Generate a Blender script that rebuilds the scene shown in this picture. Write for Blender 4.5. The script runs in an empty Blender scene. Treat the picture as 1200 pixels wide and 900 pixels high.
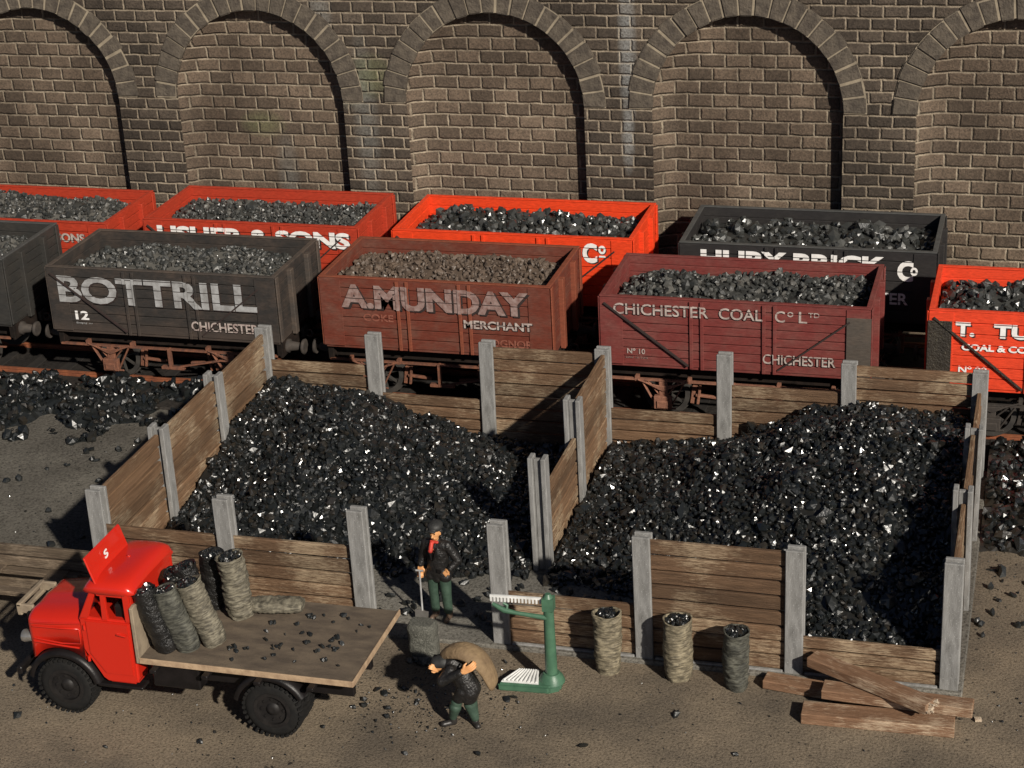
import bpy, bmesh, math, random
import numpy as np
from mathutils import Vector, Matrix, noise
rnd = random.Random(7)
C = bpy.context.scene.collection
scene = bpy.context.scene

# ------------------------------------------------------------------ camera
F_PX, PITCH, YAW, ROLL = 2210.06, 0.406475, 0.296958, -0.054996
cam_d = bpy.data.cameras.new('camera'); cam = bpy.data.objects.new('camera', cam_d); C.objects.link(cam)
fw = Vector((-math.sin(YAW)*math.cos(PITCH), math.cos(YAW)*math.cos(PITCH), -math.sin(PITCH)))
rt = Vector((math.cos(YAW), math.sin(YAW), 0)); up = rt.cross(fw)
rt2 = math.cos(ROLL)*rt + math.sin(ROLL)*up; up2 = -math.sin(ROLL)*rt + math.cos(ROLL)*up
M = Matrix((rt2, up2, -fw)).transposed().to_4x4(); M.translation = Vector((7.28017, 0.184305, 15.10722))
cam.matrix_world = M
cam_d.sensor_width = 36; cam_d.lens = F_PX/1200*36; cam_d.clip_end = 2000
scene.camera = cam
# ------------------------------------------------------------------ sky and sun
SUN = Vector((1.0, -1.02, 0.86)).normalized()
world = bpy.data.worlds.new('World'); scene.world = world; world.use_nodes = True
wn = world.node_tree.nodes; wl = world.node_tree.links
sky = wn.new('ShaderNodeTexSky'); sky.sky_type = 'NISHITA'; sky.sun_disc = False
sky.sun_elevation = math.asin(SUN.z); sky.sun_rotation = math.atan2(SUN.x, SUN.y)
sky.air_density = .35; sky.dust_density = .4; sky.ozone_density = .2
wn['Background'].inputs['Strength'].default_value = 0.05
wl.new(sky.outputs[0], wn['Background'].inputs['Color'])
sd = bpy.data.lights.new('sun', 'SUN'); sd.energy = 5.0; sd.angle = math.radians(1.4); sd.color = (1.0, 0.93, 0.82)
so = bpy.data.objects.new('sun', sd); C.objects.link(so)
so.rotation_euler = SUN.to_track_quat('Z', 'Y').to_euler(); so.location = SUN*60
scene.view_settings.view_transform = 'Standard'; scene.view_settings.look = 'None'
scene.view_settings.exposure = 0.16; scene.view_settings.gamma = 1.0; scene.view_settings.use_curve_mapping = False

# ------------------------------------------------------------------ materials
def nt(m): return m.node_tree.nodes, m.node_tree.links
def setin(n, k, v):
    if k in n.inputs: n.inputs[k].default_value = v
def base_mat(name, rough=.6, metallic=0., spec=.4, coat=0.):
    m = bpy.data.materials.new(name); m.use_nodes = True
    b = m.node_tree.nodes['Principled BSDF']
    b.inputs['Roughness'].default_value = rough; b.inputs['Metallic'].default_value = metallic
    setin(b, 'Specular IOR Level', spec); setin(b, 'Coat Weight', coat)
    return m, b
def ramp(n, stops):
    r = n.new('ShaderNodeValToRGB'); e = r.color_ramp.elements
    while len(e) < len(stops): e.new(.5)
    for i, (p, c) in enumerate(stops):
        e[i].position = p; e[i].color = (*c, 1) if len(c) == 3 else c
    return r
def coords(m, scale=(1,1,1), kind='Object'):
    n, l = nt(m); t = n.new('ShaderNodeTexCoord'); mp = n.new('ShaderNodeMapping')
    mp.inputs['Scale'].default_value = scale; l.new(t.outputs[kind], mp.inputs[0]); return mp.outputs[0]
def noi(m, vec, scale, detail=5, rough=.6):
    n, l = nt(m); t = n.new('ShaderNodeTexNoise'); t.inputs['Scale'].default_value = scale
    t.inputs['Detail'].default_value = detail; t.inputs['Roughness'].default_value = rough
    l.new(vec, t.inputs['Vector']); return t.outputs['Fac']
def mixc(m, fac, a, b):
    n, l = nt(m); x = n.new('ShaderNodeMix'); x.data_type = 'RGBA'
    for s, v in ((0, fac), (6, a), (7, b)):
        if hasattr(v, 'is_linked') or hasattr(v, 'links'): l.new(v, x.inputs[s])
        else: x.inputs[s].default_value = v if s == 0 else (*v, 1)
    return x.outputs[2]
def mth(m, op, a, b=0., clamp=False):
    n, l = nt(m); x = n.new('ShaderNodeMath'); x.operation = op; x.use_clamp = clamp
    for i, v in enumerate((a, b)):
        if hasattr(v, 'links'): l.new(v, x.inputs[i])
        else: x.inputs[i].default_value = v
    return x.outputs[0]
def bump(m, b, h, strength=.5, dist=.02):
    n, l = nt(m); x = n.new('ShaderNodeBump'); x.inputs['Strength'].default_value = strength
    x.inputs['Distance'].default_value = dist; l.new(h, x.inputs['Height']); l.new(x.outputs[0], b.inputs['Normal'])
def mat(name, c1, c2=None, rough=.6, scale=4., stretch=(1,1,1), bstr=.3, bdist=.01, bscale=30., metallic=0., spec=.4, lo=.35, hi=.65, speck=None, coat=0., detail=6):
    m, b = base_mat(name, rough, metallic, spec, coat); n, l = nt(m)
    v = coords(m, stretch)
    f = noi(m, v, scale, detail)
    r = ramp(n, [(lo, c1), (hi, c2 or tuple(x*.7 for x in c1))]); l.new(f, r.inputs[0]); col = r.outputs[0]
    if speck:
        sc_, th, sc = speck
        s = noi(m, coords(m), sc_, 2, .5); rr = ramp(n, [(th, (0,0,0)), (th+.06, (1,1,1))]); l.new(s, rr.inputs[0])
        col = mixc(m, rr.outputs[0], col, sc)
    l.new(col, b.inputs['Base Color'])
    if bstr: bump(m, b, noi(m, v, bscale, 4), bstr, bdist)
    return m

def brick_mat(name, bw, rh, off=(0, 0), gain=1.0, warm=1.0):
    m, b = base_mat(name, .85, 0, .25); n, l = nt(m)
    t = n.new('ShaderNodeTexCoord'); sp = n.new('ShaderNodeSeparateXYZ'); l.new(t.outputs['Object'], sp.inputs[0])
    n1 = noi(m, coords(m), 3.0, 3); n2 = noi(m, coords(m, (1, 1, 1)), 9.0, 3)
    n3 = noi(m, coords(m), 30, 3); jx = mth(m, 'ADD', mth(m, 'MULTIPLY', mth(m, 'SUBTRACT', n2, .5), .045), mth(m, 'MULTIPLY', mth(m, 'SUBTRACT', n3, .5), .03)); jz = mth(m, 'ADD', mth(m, 'MULTIPLY', mth(m, 'SUBTRACT', n1, .5), .05), mth(m, 'MULTIPLY', mth(m, 'SUBTRACT', n3, .5), .028))
    cb = n.new('ShaderNodeCombineXYZ')
    l.new(mth(m, 'ADD', mth(m, 'ADD', sp.outputs[0], jx), off[0]), cb.inputs[0]); l.new(mth(m, 'ADD', mth(m, 'ADD', sp.outputs[2], jz), off[1]), cb.inputs[1])
    def bt(mortar, smooth):
        k = n.new('ShaderNodeTexBrick'); k.offset = .5; l.new(cb.outputs[0], k.inputs['Vector'])
        k.inputs['Scale'].default_value = 1; k.inputs['Brick Width'].default_value = bw; k.inputs['Row Height'].default_value = rh
        k.inputs['Mortar Size'].default_value = mortar; k.inputs['Mortar Smooth'].default_value = smooth; k.inputs['Bias'].default_value = 0
        k.inputs['Color1'].default_value = (.0, .0, .0, 1); k.inputs['Color2'].default_value = (1, 1, 1, 1); k.inputs['Mortar'].default_value = (.5, .5, .5, 1)
        return k
    k = bt(.030, .3)
    g = gain
    rv = ramp(n, [(0, (.052*g*warm, .043*g, .035*g/warm)), (.5, (.074*g*warm, .060*g, .048*g/warm)), (1, (.098*g*warm, .080*g, .064*g/warm))]); l.new(k.outputs['Color'], rv.inputs[0])
    nz = noi(m, coords(m), 26, 5, .7); rn = ramp(n, [(.3, (.45, .45, .45)), (.7, (1.55, 1.5, 1.45))]); l.new(nz, rn.inputs[0])
    mul = n.new('ShaderNodeMix'); mul.data_type = 'RGBA'; mul.blend_type = 'MULTIPLY'; mul.inputs[0].default_value = 1
    l.new(rv.outputs[0], mul.inputs[6]); l.new(rn.outputs[0], mul.inputs[7])
    mb = ramp(n, [(.35, (.18, .145, .108)), (.65, (.34, .285, .215))]); l.new(noi(m, coords(m), 5, 4), mb.inputs[0])
    col = mixc(m, k.outputs['Fac'], mul.outputs[2], mb.outputs[0])
    # weathering: large grime, pale lime streaks and green growth at fixed places
    big = noi(m, coords(m, (.5, .5, .3)), 1.2, 5, .6); rb = ramp(n, [(.38, (.62, .60, .58)), (.62, (1.1, 1.08, 1.05))]); l.new(big, rb.inputs[0])
    mul2 = n.new('ShaderNodeMix'); mul2.data_type = 'RGBA'; mul2.blend_type = 'MULTIPLY'; mul2.inputs[0].default_value = .9
    l.new(col, mul2.inputs[6]); l.new(rb.outputs[0], mul2.inputs[7]); col = mul2.outputs[2]
    def blotch(x, z, rx, rz, color, amt):
        nonlocal col
        dx = mth(m, 'DIVIDE', mth(m, 'SUBTRACT', sp.outputs[0], x), rx); dz = mth(m, 'DIVIDE', mth(m, 'SUBTRACT', sp.outputs[2], z), rz)
        d = mth(m, 'ADD', mth(m, 'MULTIPLY', dx, dx), mth(m, 'MULTIPLY', dz, dz))
        s = mth(m, 'SUBTRACT', 1.0, d, True); s = mth(m, 'MULTIPLY', s, mth(m, 'MULTIPLY', mth(m, 'SUBTRACT', nz, .25, True), 2.2*amt), True)
        col = mixc(m, s, col, color)
    blotch(-7.15, 4.3, .32, 2.2, (.26, .27, .25), .45); blotch(-6.95, 5.3, .6, .55, (.19, .21, .10), .55)
    blotch(-7.5, 5.0, .45, .5, (.26, .27, .22), .6)
    blotch(-1.3, 6.0, .22, 2.2, (.36, .38, .38), .6); blotch(-1.33, 4.0, .16, .8, (.4, .42, .42), .5)
    blotch(-9.7, 4.1, .62, .35, (.14, .17, .07), .5); blotch(-9.2, 3.0, .3, 1.0, (.17, .18, .17), .5)
    blotch(-8.0, 6.7, .3, .8, (.3, .3, .28), .5)
    l.new(col, b.inputs['Base Color'])
    k2 = bt(.042, 1.0)
    h = mth(m, 'ADD', mth(m, 'SUBTRACT', 1.0, k2.outputs['Fac']), mth(m, 'MULTIPLY', nz, .45))
    bump(m, b, h, 1.0, .05)
    return m
MAT = {}
MAT['brick_recess'] = brick_mat('brick_recess', .525, .280, (.1, .05), 1.5, 1.06)
MAT['brick_face'] = brick_mat('brick_face', .485, .247, (0, 0), .95)
MAT['voussoir'] = mat('voussoir_stone', (.115, .095, .073), (.062, .051, .041), .85, 6, (1,1,1), .9, .03, 18, spec=.25)
MAT['mortar'] = mat('mortar', (.30, .25, .18), (.2, .165, .12), .9, 6, bstr=.3)

def coal_mat(name, blk, dusty, dust_amt, rough, spec=.5, glint=True):
    m, b = base_mat(name, rough, 0, spec); n, l = nt(m)
    g = n.new('ShaderNodeNewGeometry')
    r = ramp(n, [(0, blk), (.80, tuple(x*1.6 for x in blk)), (.86, dusty), (1, tuple(x*.7 for x in dusty))])
    r.color_ramp.interpolation = 'LINEAR'; l.new(g.outputs['Random Per Island'], r.inputs[0])
    nf = noi(m, coords(m), 5, 5); rr = ramp(n, [(.5-dust_amt*.4, (0,0,0)), (.95-dust_amt*.5, (1,1,1))]); l.new(nf, rr.inputs[0])
    col = mixc(m, mth(m, 'MULTIPLY', rr.outputs[0], min(1, .25+dust_amt)), r.outputs[0], dusty)
    l.new(col, b.inputs['Base Color'])
    ra = mth(m, 'ADD', mth(m, 'MULTIPLY', mth(m, 'FRACT', mth(m, 'MULTIPLY', g.outputs['Random Per Island'], 37.7)), .28), rough)
    l.new(ra, b.inputs['Roughness'])
    bump(m, b, noi(m, coords(m), 14, 2), .35, .02)
    return m
MAT['coal'] = coal_mat('coal', (.006, .007, .007), (.022, .019, .015), .03, .16, .8)
MAT['coal_grey'] = coal_mat('coal_dusty_grey', (.018, .019, .018), (.10, .096, .086), .25, .3, .6)
MAT['coal_brown'] = coal_mat('coal_dusty_brown', (.045, .034, .027), (.11, .078, .056), .6, .42)
MAT['coal_shiny'] = coal_mat('coal_wagon_shiny', (.018, .019, .018), (.08, .08, .075), .15, .2, .8)

def ground_mat(name, c1, c2, dark, fine=90):
    m, b = base_mat(name, .9, 0, .2); n, l = nt(m); v = coords(m)
    big = noi(m, v, .55, 6, .6); r = ramp(n, [(.35, c2), (.62, c1)]); l.new(big, r.inputs[0])
    s = noi(m, v, fine*.28, 4, .75); r2 = ramp(n, [(.36, (.35,.33,.3)), (.5, (1,1,1)), (.68, (1.35,1.33,1.3))]); l.new(s, r2.inputs[0])
    mu = n.new('ShaderNodeMix'); mu.data_type = 'RGBA'; mu.blend_type = 'MULTIPLY'; mu.inputs[0].default_value = .85
    l.new(r.outputs[0], mu.inputs[6]); l.new(r2.outputs[0], mu.inputs[7])
    d = noi(m, v, fine*.12, 3, .5); r3 = ramp(n, [(.66, (0,0,0)), (.72, (1,1,1))]); l.new(d, r3.inputs[0])
    l.new(mixc(m, mth(m, 'MULTIPLY', r3.outputs[0], .8), mu.outputs[2], dark), b.inputs['Base Color'])
    bump(m, b, mth(m, 'ADD', s, mth(m, 'MULTIPLY', noi(m, v, 6, 4), .8)), .7, .03)
    return m
MAT['ground'] = ground_mat('yard_dirt', (.205, .163, .116), (.108, .089, .068), (.02, .018, .016))
MAT['slab'] = ground_mat('bin_floor', (.165, .155, .135), (.10, .094, .082), (.05, .048, .045), 70)
MAT['yard'] = ground_mat('left_yard_floor', (.125, .115, .098), (.075, .068, .058), (.03, .028, .025), 70)
MAT['ballast'] = ground_mat('ballast', (.028, .024, .021), (.014, .012, .011), (.01, .01, .01), 50)

def wood(name, a, b_, light, stretch=(1, 8, 8), pale=.62, sc=1.5):
    m, b = base_mat(name, .72, 0, .3); n, l = nt(m); v = coords(m, stretch)
    f = noi(m, v, sc, 8, .7); r = ramp(n, [(.3, a), (.6, b_)]); l.new(f, r.inputs[0])
    p = noi(m, coords(m, (1.1, 1.1, 1.1)), .9, 4, .6); q = noi(m, coords(m, tuple(x*2 for x in stretch)), 3, 6, .8)
    w = mth(m, 'MULTIPLY', p, q); rr = ramp(n, [(pale*.42, (0,0,0)), (pale*.60, (1,1,1))]); l.new(w, rr.inputs[0])
    # per-plank variation
    g = n.new('ShaderNodeNewGeometry'); rp = ramp(n, [(0, (.75,.74,.72)), (1, (1.25,1.22,1.18))]); l.new(g.outputs['Random Per Island'], rp.inputs[0])
    mu = n.new('ShaderNodeMix'); mu.data_type = 'RGBA'; mu.blend_type = 'MULTIPLY'; mu.inputs[0].default_value = 1
    l.new(mixc(m, mth(m, 'MULTIPLY', rr.outputs[0], .75), r.outputs[0], light), mu.inputs[6]); l.new(rp.outputs[0], mu.inputs[7])
    l.new(mu.outputs[2], b.inputs['Base Color'])
    bump(m, b, noi(m, v, 7, 6, .7), .8, .03)
    return m
MAT['wood_x'] = wood('brown_planks', (.062, .036, .020), (.135, .080, .046), (.36, .28, .19), (1, 9, 9), .58)
MAT['wood_y'] = wood('brown_planks_side', (.085, .048, .026), (.175, .105, .06), (.36, .29, .2), (7, .7, 12), .6)
MAT['wood_dark'] = wood('old_dark_timber', (.05, .036, .026), (.11, .083, .058), (.24, .19, .14), (1, 9, 9))
MAT['plank'] = wood('loose_plank_wood', (.11, .058, .032), (.20, .115, .068), (.46, .37, .27), (1, 9, 9), .58)
MAT['splinter'] = mat('splintered_wood', (.6, .5, .38), (.35, .26, .18), .8, 12, bstr=.9, bdist=.03, bscale=40)
MAT['concrete'] = mat('grey_concrete', (.26, .256, .248), (.125, .122, .116), .85, 2.2, (5, 5, 1.2), .5, .012, 9, lo=.3, hi=.7, speck=(70, .66, (.4, .4, .39)))
MAT['rust'] = mat('rust', (.20, .078, .042), (.10, .045, .03), .8, 9, bstr=.6, bdist=.02)
MAT['rail_rust'] = mat('rail_rust', (.26, .085, .035), (.14, .045, .022), .75, 4, bstr=.4)
MAT['rail_top'] = mat('rail_top', (.30, .22, .16), (.2, .13, .09), .4, 6, metallic=.6, bstr=.1)
MAT['under'] = mat('grimy_underframe', (.022, .015, .012), (.010, .008, .007), .9, 6, bstr=.3, spec=.1)
MAT['dark_iron'] = mat('dark_iron', (.05, .045, .04), (.03, .027, .025), .55, 6, bstr=.3)
MAT['sleeper'] = mat('sleeper_wood', (.022, .018, .015), (.012, .010, .009), .85, 6, bstr=.5)
def paint(name, c, dirt=(.06, .04, .03), amt=.35, rough=.5, spec=.4, lowdirt=0.):
    m, b = base_mat(name, rough, 0, spec); n, l = nt(m)
    f = noi(m, coords(m, (1, 1, 1.6)), 2.3, 7, .68); r = ramp(n, [(.42, (0,0,0)), (.75, (1,1,1))]); l.new(f, r.inputs[0])
    col = mixc(m, mth(m, 'MULTIPLY', r.outputs[0], amt), c, dirt)
    f2 = noi(m, coords(m, (3, 3, 14)), 3, 5, .6); r2 = ramp(n, [(.35, (.82,.82,.82)), (.68, (1.18,1.18,1.18))]); l.new(f2, r2.inputs[0])
    mu = n.new('ShaderNodeMix'); mu.data_type = 'RGBA'; mu.blend_type = 'MULTIPLY'; mu.inputs[0].default_value = 1
    l.new(col, mu.inputs[6]); l.new(r2.outputs[0], mu.inputs[7]); col = mu.outputs[2]
    if lowdirt:
        t = n.new('ShaderNodeTexCoord'); sp = n.new('ShaderNodeSeparateXYZ'); l.new(t.outputs['Object'], sp.inputs[0])
        k = mth(m, 'MULTIPLY', mth(m, 'SUBTRACT', 1.75, mth(m, 'ADD', sp.outputs[2], mth(m, 'MULTIPLY', f, .6))), 1.6, True)
        col = mixc(m, mth(m, 'MULTIPLY', k, lowdirt), col, dirt)
    l.new(col, b.inputs['Base Color'])
    bump(m, b, noi(m, coords(m, (1, 1, 3)), 14, 5), .25, .01)
    return m

# ------------------------------------------------------------------ mesh helpers
class MB:
    def __init__(s): s.v = []; s.f = []; s.sm = []; s.ch = []
    def add(s, vs, fs, smooth=False):
        s.ch.append((len(s.v), len(s.f))); o = len(s.v); s.v += [tuple(p) for p in vs]; s.f += [tuple(i+o for i in f) for f in fs]; s.sm += [smooth]*len(fs); return s
    def box(s, x0, x1, y0, y1, z0, z1):
        return s.obox(Vector(((x0+x1)/2, (y0+y1)/2, (z0+z1)/2)), Vector(((x1-x0)/2, 0, 0)), Vector((0, (y1-y0)/2, 0)), Vector((0, 0, (z1-z0)/2)))
    def obox(s, c, a, b, d):
        c, a, b, d = map(Vector, (c, a, b, d))
        vs = [c+i*a+j*b+k*d for k in (-1, 1) for j in (-1, 1) for i in (-1, 1)]
        return s.add(vs, [(0,2,3,1), (4,5,7,6), (0,1,5,4), (2,6,7,3), (0,4,6,2), (1,3,7,5)])
    def bar(s, p, q, w, t, upv=(0, 0, 1)):
        p, q = Vector(p), Vector(q); d = q-p; L = d.length/2; d.normalize()
        sd_ = d.cross(Vector(upv)).normalized(); u = sd_.cross(d)
        return s.obox((p+q)/2, d*L, sd_*w/2, u*t/2)
    def tube(s, pts, rads, n=12, cap=True, smooth=True):
        pts = [Vector(p) for p in pts]
        if not hasattr(rads, '__len__'): rads = [rads]*len(pts)
        vs = []; fs = []; ref = None
        for i, p in enumerate(pts):
            t = (pts[min(i+1, len(pts)-1)]-pts[max(i-1, 0)]).normalized()
            if ref is None: ref = t.orthogonal().normalized()
            ref = (ref-t*ref.dot(t)).normalized(); b = t.cross(ref)
            for k in range(n):
                a = 2*math.pi*k/n; vs.append(p+(ref*math.cos(a)+b*math.sin(a))*rads[i])
        for i in range(len(pts)-1):
            for k in range(n):
                fs.append((i*n+k, i*n+(k+1)%n, (i+1)*n+(k+1)%n, (i+1)*n+k))
        s.add(vs, fs, smooth)
        if cap:
            s.add(vs[:n], [tuple(range(n))[::-1]]); s.add(vs[-n:], [tuple(range(n))])
        return s
    def cyl(s, p, q, r, n=16, r2=None): return s.tube([p, q], [r, r if r2 is None else r2], n)
    def ring(s, c, axis, ro, ri, w, n=28):     # flat annulus extruded along axis
        c = Vector(c); a = Vector(axis).normalized(); u = a.orthogonal().normalized(); v = a.cross(u); vs = []; fs = []
        for sgn, r in ((-1, ri), (-1, ro), (1, ro), (1, ri)):
            for k in range(n):
                t = 2*math.pi*k/n; vs.append(c+a*sgn*w/2+(u*math.cos(t)+v*math.sin(t))*r)
        for j in range(4):
            for k in range(n):
                fs.append((j*n+k, j*n+(k+1)%n, ((j+1)%4)*n+(k+1)%n, ((j+1)%4)*n+k))
        return s.add(vs, fs)
    def prism(s, poly, to3, d0, d1):           # poly in 2D, to3(u,v,d) -> point
        n = len(poly); vs = [to3(u, v, d0) for u, v in poly]+[to3(u, v, d1) for u, v in poly]
        fs = [tuple(range(n))[::-1], tuple(range(n, 2*n))]+[(i, (i+1)%n, n+(i+1)%n, n+i) for i in range(n)]
        return s.add(vs, fs)
    def loft(s, rings, smooth=True, cap=True):
        n = len(rings[0]); vs = [p for r in rings for p in r]; fs = []
        for i in range(len(rings)-1):
            for k in range(n): fs.append((i*n+k, i*n+(k+1)%n, (i+1)*n+(k+1)%n, (i+1)*n+k))
        s.add(vs, fs, smooth)
        if cap: s.add(rings[0], [tuple(range(n))[::-1]]); s.add(rings[-1], [tuple(range(n))])
        return s
    def build(s, name, m, parent=None, bevel=0., seg=1, fix=True):
        me = bpy.data.meshes.new(name); me.from_pydata([tuple(v) for v in s.v], [], s.f)
        me.polygons.foreach_set('use_smooth', s.sm)
        if fix or bevel:
            bm = bmesh.new(); bm.from_mesh(me)
            if fix: bmesh.ops.recalc_face_normals(bm, faces=bm.faces)
            if bevel: bmesh.ops.bevel(bm, geom=[e for e in bm.edges if len(e.link_faces) == 2 and e.calc_face_angle(0) > .5], offset=bevel, segments=seg, affect='EDGES', clamp_overlap=True)
            bm.to_mesh(me); bm.free()
        me.materials.append(MAT[m] if isinstance(m, str) else m)
        return link(name, me, parent)
def build_each(mb, name, m, parent, bevel=0.):
    out = []; ends = mb.ch+[(len(mb.v), len(mb.f))]
    for i in range(len(mb.ch)):
        (v0, f0), (v1, f1) = ends[i], ends[i+1]; q = MB(); q.add(mb.v[v0:v1], [tuple(k-v0 for k in f) for f in mb.f[f0:f1]]); out.append(q.build(name, m, parent, bevel))
    return out
def link(name, me, parent=None):
    o = bpy.data.objects.new(name, me); C.objects.link(o); o.parent = parent; return o
def thing(name, label, cat, loc=(0, 0, 0), rz=0, group=None):
    o = bpy.data.objects.new(name, None); C.objects.link(o); o.location = loc; o.rotation_euler = (0, 0, rz)
    o.empty_display_size = .2; return tag(o, label, cat, group)
def tag(o, label, cat, group=None, kind=None):
    o['label'] = label; o['category'] = cat
    if group: o['group'] = group
    if kind: o['kind'] = kind
    return o
def struct(o): o['kind'] = 'structure'; return o

# irregular lumps, many in one mesh
ph = (1+5**.5)/2
ICO = np.array([(-1,ph,0),(1,ph,0),(-1,-ph,0),(1,-ph,0),(0,-1,ph),(0,1,ph),(0,-1,-ph),(0,1,-ph),(ph,0,-1),(ph,0,1),(-ph,0,-1),(-ph,0,1)], float)/math.hypot(1, ph)
ICF = np.array([(0,11,5),(0,5,1),(0,1,7),(0,7,10),(0,10,11),(1,5,9),(5,11,4),(11,10,2),(10,7,6),(7,1,8),(3,9,4),(3,4,2),(3,2,6),(3,6,8),(3,8,9),(4,9,5),(2,4,11),(6,2,10),(8,6,7),(9,8,1)])
rng = np.random.default_rng(11)
def lumps_mesh(name, pts, size, squash=.62, base=None, jag=.3, var=.35):
    pts = np.asarray(pts, float); n = len(pts)
    v = np.repeat(ICO[None], n, 0)*(1+rng.normal(0, jag*.45, (n, 12, 1)))+rng.normal(0, jag*.28, (n, 12, 3))
    sc = size*.5*np.exp(rng.normal(0, var, (n, 1, 1)))*rng.uniform([.75, .6, squash*.75], [1.35, 1.1, squash*1.35], (n, 1, 3))
    v = v*sc
    q = rng.normal(0, 1, (n, 4)); q /= np.linalg.norm(q, axis=1, keepdims=True); w, x, y, z = q.T
    R_ = np.stack([1-2*(y*y+z*z), 2*(x*y-z*w), 2*(x*z+y*w), 2*(x*y+z*w), 1-2*(x*x+z*z), 2*(y*z-x*w), 2*(x*z-y*w), 2*(y*z+x*w), 1-2*(x*x+y*y)], 1).reshape(n, 3, 3)
    v = np.einsum('nij,nkj->nki', R_, v)+pts[:, None]
    V = v.reshape(-1, 3); Fc = (ICF[None]+np.arange(n)[:, None, None]*12).reshape(-1, 3)
    bv, bf = ([], [])
    if base is not None: bv, bf = base
    me = bpy.data.meshes.new(name)
    allv = np.concatenate([V, np.array(bv, float).reshape(-1, 3)]); nb = len(bf)
    loops = Fc.reshape(-1); 
    if nb: loops = np.concatenate([loops, (np.array(bf)+len(V)).reshape(-1)])
    starts = np.concatenate([np.arange(len(Fc))*3, len(Fc)*3+np.arange(nb)*4]) if nb else np.arange(len(Fc))*3
    me.vertices.add(len(allv)); me.vertices.foreach_set('co', allv.reshape(-1).astype(np.float32))
    me.loops.add(len(loops)); me.loops.foreach_set('vertex_index', loops.astype(np.int32))
    me.polygons.add(len(starts)); me.polygons.foreach_set('loop_start', starts.astype(np.int32))
    me.polygons.foreach_set('use_smooth', [False]*len(starts))
    me.update(calc_edges=True); me.validate()
    return me
def heap(name, x0, x1, y0, y1, h, size, m, label, cat, density=1.35, floor=.06, step=.14, parent=None, squash=.62, jag=.3, var=.35):
    nx = max(2, int((x1-x0)/step)); ny = max(2, int((y1-y0)/step)); bv = []; bf = []
    for j in range(ny+1):
        for i in range(nx+1):
            x = x0+(x1-x0)*i/nx; y = y0+(y1-y0)*j/ny; bv.append((x, y, h(x, y)-size*.35))
    for j in range(ny):
        for i in range(nx):
            a = j*(nx+1)+i; q = (a, a+1, a+nx+2, a+nx+1)
            if max(bv[k][2] for k in q) > floor-size*.3: bf.append(q)
    N = int((x1-x0)*(y1-y0)/(size*size)*density); pts = []
    e = size*.4
    for _ in range(N):
        x = rng.uniform(x0+e, x1-e); y = rng.uniform(y0+e, y1-e); z = h(x, y)
        if z < floor: continue
        pts.append((x, y, z+rng.uniform(-.3, .25)*size))
    me = lumps_mesh(name, pts, size, squash, (bv, bf), jag, var); me.materials.append(MAT[m])
    o = link(name, me, parent)
    if parent is None: tag(o, label, cat, kind='stuff')
    return o
def idw(ctrl, p=2.4, nz=.06, ns=1.3):
    ctrl = [tuple(c) for c in ctrl]
    def h(x, y):
        sw = sh = 0
        for cx, cy, cz in ctrl:
            d = (x-cx)**2+(y-cy)**2+.05; w = 1/d**(p/2+.3); sw += w; sh += w*cz
        return sh/sw+nz*noise.noise((x*ns, y*ns, 1.7))+nz*.6*noise.noise((x*ns*3, y*ns*3, 4.7))
    return h

# ------------------------------------------------------------------ ground, slab, ballast
g = MB(); g.add([(-400, -400, 0), (400, -400, 0), (400, 400, 0), (-400, 400, 0)], [(0, 1, 2, 3)])
struct(g.build('ground', 'ground', fix=False))
s = MB(); s.box(-7.2, 6.5, 23.86, 31.15, -.05, .06); struct(s.build('bin_floor', 'slab', bevel=.02))
s = MB(); s.box(-40, -7.3, 24.3, 32.1, -.05, .012); struct(s.build('yard_floor', 'yard'))
s = MB(); s.box(-40, 30, 31.35, 37.5, -.05, .055); struct(s.build('ballast', 'ballast', bevel=.03))

# ------------------------------------------------------------------ arched brick wall
WY, REC, SPR, R0, SP = 37.6, .27, 4.72, 1.97, 5.39
AX = [-11.57+1.95+SP*i for i in range(-2, 5)]       # arch centres
wall = thing('brick_wall', 'long dark brown brick retaining wall with a row of tall blind arches and weather stains', 'wall', (0, 0, 0))
ZT = 9.5; bl = []; mbw = MB()
NA = 36
X0, X1 = AX[0]-SP/2, AX[-1]+SP/2
def quad(a, b, c, d): mbw.add([a, b, c, d], [(0, 1, 2, 3)])
for cx in AX:
    L_, R_ = cx-SP/2, cx+SP/2
    for xa, xb in ((L_, cx-R0), (cx+R0, R_)): quad((xa, WY, 0), (xb, WY, 0), (xb, WY, SPR), (xa, WY, SPR))
    top = []
    for k in range(NA+1):
        a = math.pi-math.pi*k/NA; top.append((cx+R0*math.cos(a), SPR+R0*math.sin(a)))
    for k in range(NA):
        (xa, za), (xb, zb) = top[k], top[k+1]
        quad((xa, WY, za), (xb, WY, zb), (xb, WY, ZT), (xa, WY, ZT))
        quad((xa, WY, za), (xa, WY+REC+.3, za), (xb, WY+REC+.3, zb), (xb, WY, zb))
    quad((L_, WY, SPR), (cx-R0, WY, SPR), (cx-R0, WY, ZT), (L_, WY, ZT)); quad((cx+R0, WY, SPR), (R_, WY, SPR), (R_, WY, ZT), (cx+R0, WY, ZT))
    for sx in (-1, 1): quad((cx+sx*R0, WY, 0), (cx+sx*R0, WY+REC+.3, 0), (cx+sx*R0, WY+REC+.3, SPR), (cx+sx*R0, WY, SPR))
quad((X0, WY, ZT), (X1, WY, ZT), (X1, WY+1, ZT), (X0, WY+1, ZT)); quad((X0, WY+1, 0), (X1, WY+1, 0), (X1, WY+1, ZT), (X0, WY+1, ZT))
mbw.build('wall_face', 'brick_face', wall, fix=False)
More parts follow.
